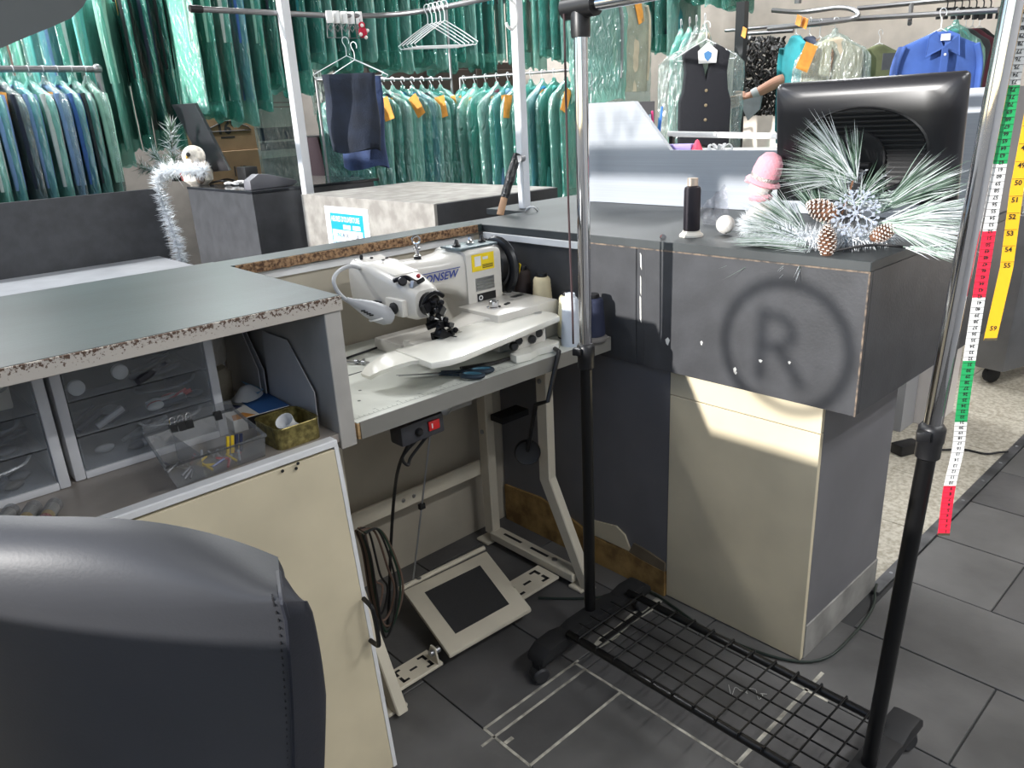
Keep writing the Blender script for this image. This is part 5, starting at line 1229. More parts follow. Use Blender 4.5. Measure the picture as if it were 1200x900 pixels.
# ================================================================ bagged garments
FILMS = [film('bag_teal', (150,214,202), .60, .15, 1.0, 17, .19, .6), film('bag_teal_deep', (84,172,158), .54, .15, 1.0, 17, .16, .6), film('bag_clear', (205,220,216), .78, .15, 1.0, 17, .14, .6)]
M_tag = mat('orange_ticket', (216,146,62), .8, vary=.08, vscale=30)
M_ticketpr = mat('ticket_print', (120,84,44), .8)
CL = dict(mint=(150,196,178), sky=(126,156,200), white=(208,214,210), navy=(32,40,58), black=(26,28,30), teal=(28,120,128), grey=(120,126,128), aqua=(96,178,170), blue=(64,104,170), brown=(82,62,54), burg=(84,34,48), azure=(30,120,168), beige=(186,174,152), char=(54,58,62))
def cloth(c): return mat('cloth_'+c, CL[c], .85, vary=.12, vscale=7, bump=.15, bscale=40)
VAR = {}
def shirt_mesh(ln, sh, seed, sleeves=True):
    random.seed(seed); ph = [random.uniform(0,6.28) for _ in range(8)]; rings = []
    prof = [(.10,.035,.020),(.115,.07,.026),(.135,.55*sh,.018),(.165,.9*sh,.018),(.20,sh,.018),(.30,.96*sh,.018)] 
    nrow = 8
    for i in range(1, nrow+1):
        f = i/nrow; prof.append((.30+(ln-.30)*f, sh*(.95+.05*f), .018+.002*f))
    for z, w, t_ in prof:
        f = max(0, (z-.2)/(ln-.2)); ring = []
        for j in range(24):
            a = 2*math.pi*j/24; c, s = math.cos(a), math.sin(a)
            k_ = 1+.45*f*math.sin(6*a+ph[0]+f*2)+.25*f*math.sin(11*a+ph[1])
            ring.append((w*math.copysign(abs(c)**.75, c)*(1+.05*math.sin(f*6+ph[2])), t_*s*k_*(.75+.4*abs(math.sin(ph[3]+f*4))), -z))
        rings.append(ring)
    mb = MB().loft(rings)
    if sleeves:
        for sg_ in (-1,1):
            P = [(sg_*sh*.80,0,-.165),(sg_*(sh*.93),-.002,-.26),(sg_*(sh*.94),-.003,-.42),(sg_*(sh*.92),-.003,-.58),(sg_*(sh*.88),-.002,-.70)]
            mb.tube(curve(P,3), [.040-.010*k/12 for k in range(13)], 10, flat=.38)
    return mb
def bag_mesh(ln, sh, seed):
    random.seed(seed+500); rings = []; ph = [random.uniform(0,6.28) for _ in range(6)]
    prof = [(.050,.012,.010),(.075,.02,.015),(.10,.08,.022),(.125,.55*sh,.025),(.16,.95*sh,.027),(.21,sh+.035,.028)]
    n = 12
    for i in range(1, n+1):
        f = i/n; prof.append((.21+(ln-.21)*f, sh+.045-.02*f, .028+.002*f))
    for z, w, t_ in prof:
        f = max(0, (z-.1)/ln); ring = []
        for j in range(30):
            a = 2*math.pi*j/30; c, s = math.cos(a), math.sin(a)
            k_ = 1+.20*math.sin(7*a+ph[0]+f*3)+.16*math.sin(13*a+ph[1]-f*4)+random.uniform(-.12,.12)
            e = .015*math.sin(4*a+ph[4]) if z > ln*.97 else 0
            ring.append((w*math.copysign(abs(c)**.8, c)*(1+random.uniform(-.025,.025)), t_*s*k_, -z+e))
        rings.append(ring)
    return MB().loft(rings, False)
def proto(key, ln, sh, seed, bagln, sleeves=True):
    t = thing('bagged_garment', None, None, (0,0,-50), local=True)
    h = wire_hanger(t, w=sh*.92, drop=.075)
    g_ = shirt_mesh(ln, sh, seed, sleeves).build('garment', cloth('white'), t, smooth=True, ang=80)
    b_ = bag_mesh(bagln, sh, seed).build('plastic_bag', FILMS[0], t, smooth=True, ang=60)
    tk = MB().add([(-.04,-.040,-.15),(.04,-.041,-.145),(.042,-.044,-.30),(-.038,-.043,-.305),(-.04,-.0385,-.15),(.04,-.0395,-.145),(.042,-.0425,-.30),(-.038,-.0415,-.305)], [(0,1,2,3),(7,6,5,4),(0,4,5,1),(1,5,6,2),(2,6,7,3),(3,7,4,0)]).build('ticket', M_tag, t)
    VAR[key] = t; return t
for s in range(4):
    proto('shirt%d' % s, .78, .205, 10+s, .86+.03*s)
    proto('long%d' % s, 1.06, .205, 20+s, 1.13+.03*s)
    proto('slim%d' % s, .80, .19, 30+s, .90, False)
def hang(key, loc, rz, col, filmi, label, group, ticket=True, bag=True, tdx=0, cat='bagged garment', sc=1.0):
    t = dup(VAR[key]); t.location = loc; t.rotation_euler = (0,0,rz); t.scale = (sc,sc,sc)
    tag(t, label, cat, group)
    for ch_ in list(t.children):
        nm = ch_.name.split('.')[0]
        if nm == 'garment': setmat(ch_, cloth(col) if isinstance(col, str) else col)
        if nm == 'plastic_bag':
            if bag: setmat(ch_, FILMS[filmi])
            else: bpy.data.objects.remove(ch_)
        if nm == 'ticket':
            if ticket: ch_.location.x += tdx; ch_.rotation_euler = (random.uniform(-.1,.1), random.uniform(-.5,.5), random.uniform(-.2,.2))
            else: bpy.data.objects.remove(ch_)
    return t
def pipe_rack(name, label, pts, r, posts):
    o = thing(name, label, 'garment rail', (pts[0][0], pts[0][1], 0))
    MB().tube(pts, r, 10).build('rail', M_pipe, o, smooth=True)
    for x, y, z0, z1 in posts: MB().tube([(x,y,z0),(x,y,z1)], r*1.05, 10).build('post', M_pipe, o, smooth=True)
    return o

# ---- low rack at the far left, behind the parapet
LZ = 1.815
o = pipe_rack('pipe_rack', 'galvanised pipe rack of shirts behind the far-left parapet', [(.3,5.62,LZ),(1.655,5.62,LZ)], .020, ((1.655,5.62,0,LZ),(.3,5.62,0,LZ)))
MB().ball((1.655,5.62,LZ), .032, 12, 8).build('elbow', M_pipe, o, smooth=True)
random.seed(41)
cols = ['aqua','white','sky','navy','sky','white','sky','blue','char','mint','mint']
for k in range(10):
    x = .86+.080*k
    hang('shirt%d' % (k % 4), (x, 5.62, LZ+.012), -math.pi/2+random.uniform(-.08,.08)+.15, cols[k], 0 if k % 3 else 2, 'teal-bagged %s shirt on the far-left pipe rack, %s from the left' % (cols[k].replace('char','charcoal').replace('burg','burgundy'), ordn(k)), 'bagged shirts on the far-left rack', k in (3,6), tdx=.12)

# ---- curved conveyor above: long bagged clothes sweeping from far left to the middle
cv = [(1.45,8.0,2.30),(1.50,7.2,2.30),(1.52,6.5,2.32),(1.64,6.15,2.37),(1.88,5.92,2.43),(2.20,5.86,2.52)]
cp = curve(cv, 10)
ob = thing('conveyor_rail', 'grey conveyor rail with hooks curving above the left racks', 'conveyor', (1.5, 7, 2.3))
MB().tube(cp, .010, 8).build('rail', M_pipe, ob, smooth=True)
MB().tube([p+Vector((0,0,.06)) for p in cp], .012, 8).build('upper_rail', M_pipe, ob, smooth=True)
for k in range(0, len(cp), 5): MB().tube([cp[k], cp[k]+Vector((0,0,1.2))], .008, 6).build('hanger_rod', M_pipe, ob)
for k in range(2, len(cp)-2, 3): MB().obox(cp[k]+Vector((0,0,.03)), (.02,.05,.045)).build('carriage', mat('carriage_grey', (150,148,144), .6), ob, bevel=.004)
random.seed(43)
def along(path, d0):
    acc = 0
    for a, b in zip(path, path[1:]):
        l = (b-a).length
        if acc+l >= d0: f = (d0-acc)/l; return a.lerp(b, f), math.atan2((b-a).y, (b-a).x)
        acc += l
    return path[-1], math.atan2((path[-1]-path[-2]).y, (path[-1]-path[-2]).x)
cc = ['mint','sky','black','aqua','char','sky','navy','mint','sky','aqua','brown','mint','aqua','sky','white','aqua','mint','black','navy','black','char','black']
ctot = sum((b-a).length for a, b in zip(cp, cp[1:]))
for k in range(20):
    p, a = along(cp, ctot-.03-.105*(19-k))
    hang('long%d' % (k % 4), (p.x, p.y, p.z+.009), a-math.pi/2+random.uniform(-.06,.06), cc[k], (0,0,2,0,1)[k % 5] if cc[k] not in ('black','navy','char') else 1, 'long teal-bagged %s garment on the curving conveyor, %s along from its far end' % (cc[k].replace('char','charcoal'), ordn(k)), 'bagged garments on the curving conveyor', k in (9,14,17), tdx=.10)

# ---- high conveyor across the top: only the lower ends of bags hang into view
hv = curve([(2.15,5.5,2.95),(2.7,5.5,2.95),(3.6,5.5,2.98),(4.6,5.45,2.98),(5.05,5.1,2.98),(5.25,4.4,2.98),(5.3,3.6,2.98),(5.3,3.0,2.98)], 10)
oh = thing('overhead_conveyor', 'overhead conveyor rail carrying the high row of teal bags', 'conveyor', (3.6, 5.5, 2.95))
MB().tube(hv, .010, 8).build('rail', M_pipe, oh, smooth=True)
for k in range(0, len(hv), 8): MB().tube([hv[k], hv[k]+Vector((0,0,.57))], .008, 6).build('hanger_rod', M_pipe, oh)
random.seed(47)
c3 = ['mint','mint','white','blue','mint','navy','char','teal','black','navy','teal','char','aqua','teal','navy','blue','teal','char']
tot = sum((b-a).length for a, b in zip(hv, hv[1:]))
n = 46
for k in range(n):
    p, a = along(hv, .04+(tot-.08)*k/(n-1)); c = c3[k % len(c3)] if k < 8 else random.choice(['teal','aqua','navy','char','teal','mint','grey'])
    dz = -.30 if k < 5 else (-.12 if k < 8 else 0)
    hang(('long%d' if k < 40 else 'shirt%d') % (k % 4), (p.x, p.y, p.z+.009+dz*(1 if k < 8 else 0)), a-math.pi/2+random.uniform(-.08,.08), c, 1 if k % 3 else 0, 'teal bag over a %s garment on the overhead conveyor, %s from the left' % (c.replace('char','charcoal'), ordn(k)), 'bagged garments on the overhead conveyor', False)

# ---- ticketed rack in the middle, straight part then angled part
MZ = 1.70
o = pipe_rack('ticket_rack', 'chrome rail of ticketed teal bags behind the concrete-look plinth', [(2.85,5.0,MZ),(4.02,4.98,MZ)], .010, ((2.85,5.0,0,MZ),(4.02,4.98,0,2.9)))
random.seed(53)
c4 = ['navy','black','navy','char','navy','white','azure','azure','char','aqua','white']
for k in range(11):
    x = 3.03+.088*k
    hang('slim%d' % (k % 4), (x, 5.0-.0171*(x-2.85), MZ+.009), -math.pi/2+.40+random.uniform(-.06,.06), c4[k], 0 if k % 3 else 1, 'ticketed teal bag over a %s garment on the middle rail, %s from the left' % (c4[k].replace('char','charcoal'), ordn(k)), 'ticketed bags on the middle rail', k % 4 != 3, tdx=random.uniform(.04,.16), sc=.98)
pa_, pb_ = Vector((4.06,4.92,MZ)), Vector((4.47,4.02,MZ))
o = pipe_rack('ticket_rack', 'dark angled rail of ticketed teal bags beside the white post', [pa_, pb_], .010, ((4.06,4.92,0,MZ),(4.47,4.02,0,MZ)))
c5 = ['aqua','white','aqua','burg','sky','black','aqua','azure','aqua','navy','aqua','teal','black','white']
ang_ = math.atan2((pb_-pa_).y, (pb_-pa_).x)
for k in range(11):
    p = pa_.lerp(pb_, .03+.94*k/10)
    hang('slim%d' % ((k+1) % 4), (p.x, p.y, MZ+.009), ang_+math.pi/2-.25+random.uniform(-.05,.05), c5[k], 0 if k % 2 else 1, 'ticketed teal bag over a %s garment on the angled rail, %s from the left' % (c5[k].replace('burg','burgundy'), ordn(k)), 'ticketed bags on the angled rail', k % 6 != 2, tdx=random.uniform(-.17,-.06), sc=1.05)

# ---- single pieces hanging between: plaid blanket, patterned blouse, pale bags
m_pl = mat('plaid_cloth', (150,160,156), .9); nt = m_pl.node_tree; b = nt.nodes['Principled BSDF']; tc = nt.nodes.new('ShaderNodeTexCoord'); sp = nt.nodes.new('ShaderNodeSeparateXYZ'); nt.links.new(tc.outputs['Object'], sp.inputs[0])
cr = nt.nodes.new('ShaderNodeValToRGB'); cr.color_ramp.interpolation = 'CONSTANT'
ml = nt.nodes.new('ShaderNodeMath'); ml.operation = 'MULTIPLY_ADD'; ml.inputs[1].default_value = -1.05; ml.inputs[2].default_value = 0
nt.links.new(sp.outputs[2], ml.inputs[0]); nt.links.new(ml.outputs[0], cr.inputs[0]); nt.links.new(cr.outputs[0], b.inputs['Base Color'])
el = cr.color_ramp.elements; el[0].position = 0; el[0].color = lin((70,84,84)); el[1].position = .28; el[1].color = lin((160,166,160))
for ps, c_ in ((.42,(110,48,56)),(.428,(160,166,160)),(.455,(110,48,56)),(.463,(160,166,160)),(.62,(40,54,66)),(.72,(150,158,154)),(.735,(40,54,66)),(.80,(150,158,154)),(.86,(60,76,82))):
    e = el.new(ps); e.color = lin(c_)
q = at(313, 72, y=5.9); q.z += .10
qa_ = q.copy(); hang('long1', q, .35, m_pl, 2, 'plaid grey and navy blanket in clear film beside the cardboard boxes', None, False, cat='blanket', sc=.98)
m_lf = mat('leaf_print', (214,214,208), .85, vary=1, vscale=22, rgb2=(40,42,44), stretch=(1,1,.45), detail=1)
q = at(366, 56, y=6.3); q.z += .12
qb_ = q.copy(); hang('shirt2', q, .75, m_lf, 2, 'black and white leaf-print blouse in clear film, behind the white post', None, False, cat='blouse', sc=.72)
dr = thing('drop_rail', 'thin ceiling rail holding the plaid blanket and the leaf-print blouse', 'rail', (qa_.x, qa_.y, qa_.z))
MB().tube([qa_+Vector((-.03,-.02,0)), qa_, qb_, qb_+Vector((.03,.02,0))], .007, 6).build('bar', M_pipe, dr, smooth=True)
for q in (qa_, qb_): MB().tube([q+Vector((0,.02,0)), Vector((q.x, q.y+.02, HC))], .006, 6).build('drop_rod', M_pipe, dr)
for k, (px, py, yy, c_, lab) in enumerate(((700,-28,3.9,'grey','smoky bagged garment hanging just right of the rack pole'),(738,-22,3.85,'beige','pale bagged garment with orange ticket right of the rack pole'))):
    q = at(px, py, y=yy); hang('shirt%d' % k, q, -.4+.3*k, c_, 2 if k else 0, lab, None, k == 1, sc=.95)

rq0, rq1 = at(690,-30,y=3.9), at(775,-24,y=3.85)
sr = thing('short_rail', 'short grey rail holding the two bagged garments right of the rack pole', 'rail', (rq0.x, rq0.y, rq0.z))
MB().tube([rq0, rq1], .010, 8).build('bar', M_pipe, sr, smooth=True)
for q in (rq0, rq1): MB().tube([q, Vector((q.x, q.y, HC))], .008, 6).build('drop_rod', M_pipe, sr)
# ---- the fitting rack on the right: vest, belts and chains, finished clothes
q = at(828, 40, x=4.05)
vt = thing('navy_vest', 'navy buttoned vest in clear film behind the silver cabinet', 'vest', (q.x, q.y, q.z+.06), local=True, rot=(0,0,-.72))
wire_hanger(vt, w=.18)
M_vest = mat('vest_navy', (13,15,24), .8, bump=.2, bscale=80)
vp = [(.045,-.11),(.09,-.13),(.135,-.16),(.12,-.26),(.13,-.36),(.15,-.42),(.15,-.66),(.05,-.70),(0,-.66),(-.05,-.70),(-.15,-.66),(-.15,-.42),(-.13,-.36),(-.12,-.26),(-.135,-.16),(-.09,-.13),(-.045,-.11),(-.02,-.22),(0,-.30),(.02,-.22)]
MB().prism(vp, 'y', -.030, .030).build('vest_body', M_vest, vt, bevel=.012, seg=2)
MB().prism([(.0,-.105),(.055,-.15),(.05,-.215),(-.05,-.215),(-.055,-.15)], 'y', -.040, -.034).build('collar_card', M_white, vt)
MB().prism([(.0,-.205),(.018,-.185),(.022,-.162),(0,-.15),(-.022,-.162),(-.018,-.185)], 'y', -.042, -.0405).build('card_emblem', mat('emblem_blue', (70,120,170), .5), vt)
for z in (-.36,-.44,-.52,-.60): MB().lathe([(.009,0),(.009,.003),(.004,.005)], (0,-.031,z), 12, axis=(0,-1,0)).build('button', mat('button_bronze', (150,136,110), .35, .6), vt, smooth=True)
MB().loft([[(p.x, p.y+.09, p.z) for p in bag_mesh(.92,.215,77).v[30*i:30*i+30]] for i in range(18)], False).build('plastic_bag', FILMS[2], vt, smooth=True, ang=60)
random.seed(59)
for k, (px, c_) in enumerate(((768,'aqua'),(778,'teal'),(786,'black'),(796,'beige'))):
    q = at(px+30, 34-2*k, x=4.45-.08*k); q.z += .05
    hang('slim%d' % k, q, .35, c_, 0 if k < 2 else 2, 'bagged %s garment on the rack left of the navy vest, %s from the left' % (c_, ordn(k)), 'bagged garments beside the vest', False, sc=.98)
rr = thing('wall_rails', 'grey overhead clothes rails along the beige wall on the right', 'rail', (5.2, 2.2, 1.9))
def rl(a, b, r=.014): MB().tube([a, b], r, 8).build('rail', M_pipe, rr, smooth=True)
rl(at(935,26,x=4.75), at(1170,12,x=4.75)); rl(at(1005,10,x=5.0), at(1172,-6,x=5.0)); rl(at(850,36,x=4.75), at(990,24,x=4.75), .010)
rb = [at(905,12,x=4.6), at(940,14,x=4.6), at(985,9,x=4.55), at(1005,15,x=4.5), at(990,24,x=4.45), at(900,34,x=4.45)]
MB().tube(curve(rb,6), .013, 8).build('bent_rail', M_pipe, rr, smooth=True)
MB().tube([at(935,4,x=4.6), at(938,-30,x=4.6)], .02, 8).build('support', M_pipe, rr, smooth=True)
MB().tube([at(1068,6,x=4.9), at(1066,28,x=4.75)], .012, 8).build('support', M_pipe, rr, smooth=True)
MB().box(4.62,4.67,2.80,2.86,0,2.0).build('upright', mat('dark_upright', (52,54,56), .5, .4), rr)
def bare(key, px, py, x, rz, col, lab, cat, sc=1.0, dz=0, ticket=False):
    q = at(px, py, x=x); q.z += dz
    return hang(key, q, rz, col, 0, lab, None, ticket, False, cat=cat, sc=sc)
bare('shirt0', 934, 22, 4.60, .9, 'teal', 'teal shirt hanging left of the navy trousers on the right rails', 'shirt', .9)
bare('slim1', 950, 22, 4.62, .9, 'navy', 'navy trousers hanging between the teal shirt and the beige dress', 'trousers', .95)
bare('slim2', 962, 24, 4.58, .9, mat('brown_tweed', (112,92,72), .9, vary=1, vscale=60, rgb2=(66,52,42)), 'brown tweed garment hanging beside the beige dress', 'garment', .95)
q = at(980, 22, x=4.5); hang('slim3', q, -.75, 'beige', 2, 'beige dress in clear film with orange ticket on the right rails', None, True, tdx=-.10, cat='dress', sc=.95)
bare('shirt3', 1032, 36, 4.72, -.75, mat('olive_cloth', (78,84,58), .9, vary=.1), 'olive T-shirt with dark pocket hanging on the right rails', 'T-shirt', .72)
q = at(1042, 72, x=4.62); tag(MB().obox(q, (.006,.075,.085), (0,0,.83)).build('shirt_pocket_patch', cloth('char')), 'dark patch pocket on the olive T-shirt', 'pocket')
# blue shirt, facing us
q = at(1105, 14, x=4.45)
bs_ = thing('blue_shirt', 'bright blue button shirt facing the room on the right rails', 'shirt', (q.x, q.y, q.z+.01), local=True, rot=(0,0,-.78))
M_bl = mat('cloth_royal', (54,84,150), .85, vary=.1, vscale=6, bump=.15, bscale=40)
wire_hanger(bs_, w=.19); shirt_mesh(.80,.225,91).build('shirt_body', M_bl, bs_, smooth=True, ang=80)
for s_ in (-1,1): MB().add([(0,-.055,-.175),(s_*.085,-.05,-.215),(s_*.075,-.045,-.12),(s_*.03,-.02,-.095),(0,-.058,-.179),(s_*.085,-.053,-.219),(s_*.075,-.048,-.124),(s_*.03,-.023,-.099)], [(0,1,2,3),(7,6,5,4),(0,4,5,1),(1,5,6,2),(2,6,7,3),(3,7,4,0)]).build('collar', M_bl, bs_)
MB().box(-.022,.022,-.062,-.058,-.145,-.115).build('neck_label', M_white, bs_)
MB().box(-.014,.014,-.074,-.064,-.74,-.18).build('placket', M_bl, bs_)
for k in range(4): MB().lathe([(.006,0),(.006,.002)], (0,-.0745,-.21-.10*k), 8, axis=(0,-1,0)).build('button', M_white, bs_)
for k, (px, c_, b_) in enumerate(((1122,'aqua',1),(1134,'char',0),(1142,'burg',0),(1150,'black',0))):
    q = at(px, 12, x=4.85+.1*k)
    hang('slim%d' % k, q, -.55, c_, 0, ('teal-bagged garment right behind the blue shirt', 'charcoal garment second behind the blue shirt', 'burgundy garment third behind the blue shirt', 'black garment nearest the chrome pole behind the blue shirt')[k], None, False, bool(b_), cat='garment', sc=.92)
for k in range(7):       # empty skirt hangers on the upper rail
    q = at(1111+8.5*k, 2, x=4.95)
    t = thing('clip_hanger', 'dark empty clip hanger on the upper right rail, %s from the left' % ordn(k), 'clip hanger', q, 'clip hangers on the upper right rail', local=True, rot=(0,0,-.9+.1*(k % 3)))
    MB().tube(curve([(.015,0,.02),(0,0,.035),(-.012,0,.02),(0,0,0),(0,0,-.03)],4), .0035, 5).build('hook', M_blackm, t)
    MB().box(-.05,.05,-.004,.004,-.04,-.03).build('bar', M_blackm, t)
    for s_ in (-.042,.042): MB().box(s_-.010,s_+.010,-.008,.008,-.085,-.028).build('clip', M_blackm, t)
# curtain of clip hangers and belts
random.seed(61)
bt = thing('hanger_curtain', 'dense curtain of dark clip hangers and chains behind the silver cabinet', 'hangers', at(895,40,x=4.85))
mm = MB(); mw = MB()
for k in range(40):
    for j in range(17):
        px = 872+1.25*k+random.uniform(-1,1); py = 46+5.4*j+random.uniform(-2,2)
        if px > 921: continue
        q = at(px, py, x=4.85+random.uniform(-.10,.10))
        (mw if (j < 3 and random.random() < .45) or random.random() < .07 else mm).obox(q, (.011,.011,.026), (random.uniform(-.8,.8),random.uniform(-.8,.8),random.uniform(-1,1)))
mm.build('dark_clips', mat('clip_dark', (30,28,28), .7, 0), bt)['kind'] = 'stuff'; mw.build('pale_clips', mat('clip_pale', (110,110,110), .5, .3), bt)['kind'] = 'stuff'
MB().tube([at(868,40,x=4.85), at(930,36,x=4.85)], .012, 8).build('rail', M_pipe, bt, smooth=True)
for k, (px, py) in enumerate(((872,38),(936,24),(943,27))):
    q = at(px, py, x=4.33)
    tag(MB().obox(q, (.004,.085,.05), (.25,.1,-.75)).build('paper_ticket', M_tag), 'orange paper ticket hung on the right rails, %s from the left' % ordn(k), 'ticket', 'orange tickets on the right rails')

# ---- shop worker reaching in from behind the clothes: only the forearm and hand show
M_skin = mat('skin', (176,128,104), .55); M_sleeve = mat('worker_top', (150,146,142), .85)
def skin_body(name, verts, edges, radii, m, parent, root=0, sub=2):
    me = bpy.data.meshes.new(name); me.from_pydata([tuple(v) for v in verts], edges, []); me.materials.append(m)
    o = bpy.data.objects.new(name, me); COL.objects.link(o); o.parent = parent
    sk_ = o.modifiers.new('skin', 'SKIN'); lay = me.skin_vertices[0] if len(me.skin_vertices) else me.attributes and None
    if len(me.skin_vertices) == 0: bpy.context.view_layer.objects.active = o
    for i, r_ in enumerate(radii):
        d_ = me.skin_vertices[0].data[i]; d_.radius = r_ if isinstance(r_, tuple) else (r_, r_); d_.use_root = (i == root)
    s_ = o.modifiers.new('subdivision', 'SUBSURF'); s_.levels = sub; s_.render_levels = sub
    return o
el_, wr_, hd_ = at(918,92,x=4.66), at(881,112,x=4.58), at(866,117,x=4.55)
pr_ = thing('person', 'person behind the clothes with bare forearm reaching towards the hangers', 'person', (5.0, el_.y-.10, 0))
o0 = Vector(pr_.location)
sh_ = Vector((5.02, el_.y-.02, 1.36)); pel = Vector((5.05, el_.y-.18, .92)); che = Vector((5.05, el_.y-.17, 1.25)); nk = Vector((5.05, el_.y-.17, 1.42)); hd = Vector((5.04,el_.y-.17,1.54)); ht = hd+Vector((0,0,.09))
sh2 = Vector((5.06, el_.y-.33, 1.36)); e2_ = Vector((5.05, el_.y-.38, 1.10)); w2_ = Vector((4.95, el_.y-.36, .90))
kn1, an1 = pel+Vector((0,.10,-.44)), pel+Vector((.02,.11,-.84)); kn2, an2 = pel+Vector((0,-.10,-.44)), pel+Vector((.02,-.11,-.84))
V = [pel, che, nk, hd, ht, sh_, el_, wr_, sh2, e2_, w2_, pel+Vector((0,.09,-.05)), kn1, an1, pel+Vector((0,-.09,-.05)), kn2, an2, an1+Vector((-.16,0,-.04)), an2+Vector((-.16,0,-.04)), hd_]
E_ = [(0,1),(1,2),(2,3),(3,4),(1,5),(5,6),(6,7),(1,8),(8,9),(9,10),(0,11),(11,12),(12,13),(0,14),(14,15),(15,16),(13,17),(16,18),(7,19)]
Rd = [.13,.14,.05,.085,.05,.06,.042,.028,.06,.045,.03,.085,.06,.04,.085,.06,.04,.03,.03,(.036,.018)]
f_ = (hd_-wr_).normalized(); sdv = f_.cross(Vector((0,0,1))).normalized(); upv = sdv.cross(f_)
for k, (s_, l_) in enumerate(((-.026,.066),(-.009,.078),(.009,.074),(.026,.058))):
    b = len(V); V += [hd_+f_*.02+upv*s_, hd_+f_*(.02+l_*.5)+upv*s_*1.15+sdv*.004, hd_+f_*(.02+l_)+upv*s_*1.15+sdv*.018]; E_ += [(19,b),(b,b+1),(b+1,b+2)]; Rd += [.010,.0085,.0072]
b = len(V); V += [wr_.lerp(hd_,.55)+upv*.034, wr_.lerp(hd_,1.2)+upv*.052+sdv*.01]; E_ += [(19,b),(b,b+1)]; Rd += [.012,.009]
skin_body('body', [v-o0 for v in V], E_, Rd, M_skin, pr_)
MB().loft([[(c_.x+r_*math.cos(t)*.95, c_.y+r_*math.sin(t)*1.25, c_.z) for t in [2*math.pi*j/16 for j in range(16)]] for c_, r_ in ((pel+Vector((0,0,-.08)),.165),(pel+Vector((0,0,.15)),.155),(che,.165),(che+Vector((0,0,.10)),.14),(che+Vector((0,0,.155)),.06))]).build('top', M_sleeve, pr_, smooth=True)
MB().loft([[(pel.x+r_*math.cos(t), pel.y+r_*math.sin(t)*1.3, z) for t in [2*math.pi*j/16 for j in range(16)]] for z, r_ in ((.12,.13),(.5,.14),(.86,.15))]).build('trousers', cloth('black'), pr_, smooth=True)
MB().ball(hd+Vector((.015,0,.025)), .112, 16, 10, (1,.95,1.05)).build('hair', mat('dark_hair', (36,30,28), .6), pr_, smooth=True)
for s_ in (-.032,.032): MB().ball(hd+Vector((-.092,s_,.0)), .011, 8, 6).build('eye', M_white, pr_, smooth=True)
MB().ball(hd+Vector((-.10,0,-.022)), .014, 8, 6, (1,.8,1.4)).build('nose', M_skin, pr_, smooth=True)
MB().ball(hd+Vector((-.088,0,-.055)), .016, 8, 6, (.6,1.3,.4)).build('mouth', mat('lips', (150,84,78), .5), pr_, smooth=True)
cuff = wr_.lerp(el_, .12)
MB().lathe([(.034,-.02),(.036,0),(.034,.02)], cuff, 14, axis=el_-wr_).build('striped_cuff', mat('cuff_stripe', (170,172,172), .8), pr_, smooth=True)
q = at(878, 126, x=4.5)
tag(MB().add([at(866,118,x=4.47), at(893,112,x=4.52), at(890,128,x=4.5), at(876,141,x=4.46), at(866,118,x=4.48)+Vector((.01,0,0)), at(893,112,x=4.53)+Vector((.01,0,0)), at(890,128,x=4.51)+Vector((.01,0,0)), at(876,141,x=4.47)+Vector((.01,0,0))], [(0,1,2,3),(7,6,5,4),(0,4,5,1),(1,5,6,2),(2,6,7,3),(3,7,4,0)]).build('grey_cloth', cloth('grey')), 'light grey cloth held in the reaching hand', 'cloth')

# ================================================================ on and around the dark plinth at the left
PZ = 1.0955
tk_ = thing('tinsel_garland', 'white tinsel garland draped over the dark plinth and hanging down', 'garland', at(200,230,x=1.77))
gp = [at(240,200,x=1.84), at(222,199,x=1.80), at(200,199,x=1.77), at(186,207,x=1.745), at(189,232,x=1.745), at(198,258,x=1.745), at(207,285,x=1.745), at(215,315,x=1.745)]
tinsel(gp, .070, 1700, MATS['tinsel_white'], tk_, 5)
MB().tube(curve(gp,6), .004, 5).build('core_wire', M_alu, tk_)
ow = thing('owl_ornament', 'small white and brown feathered owl on the dark plinth', 'ornament', (1.88, at(232,205,x=1.88).y, PZ), local=True)
M_owl = mat('owl_feather', (226,218,206), .9, vary=.25, vscale=26, bump=.6, bscale=50)
MB().lathe([(.05,0),(.085,.03),(.09,.08),(.07,.13),(.05,.15)], n=16).build('body', M_owl, ow, smooth=True)
MB().ball((-.01,-.01,.175), .068, 16, 10, (1,1,.9)).build('head', M_owl, ow, smooth=True)
for s_ in (-1,1):
    MB().ball((-.052+.02*s_*0-.008*s_,-.04-.02*s_,.185), .013, 10, 6).build('eye', M_black, ow, smooth=True)
    MB().ball((.01-.03*s_,-.05*s_*1.6,.075), .05, 12, 8, (.7,.5,1.3)).build('wing', mat('owl_wing', (120,104,92), .9, vary=.3, vscale=30), ow, smooth=True)
MB().lathe([(.010,0),(.001,.02)], (-.065,-.05,.172), 8, axis=(-.6,-.6,-.5)).build('beak', mat('beak', (190,150,70), .6), ow)
pb2 = thing('pine_sprigs', 'frosted green pine sprigs standing behind the owl', 'pine sprigs', (1.86, at(190,195,x=1.84).y, PZ))
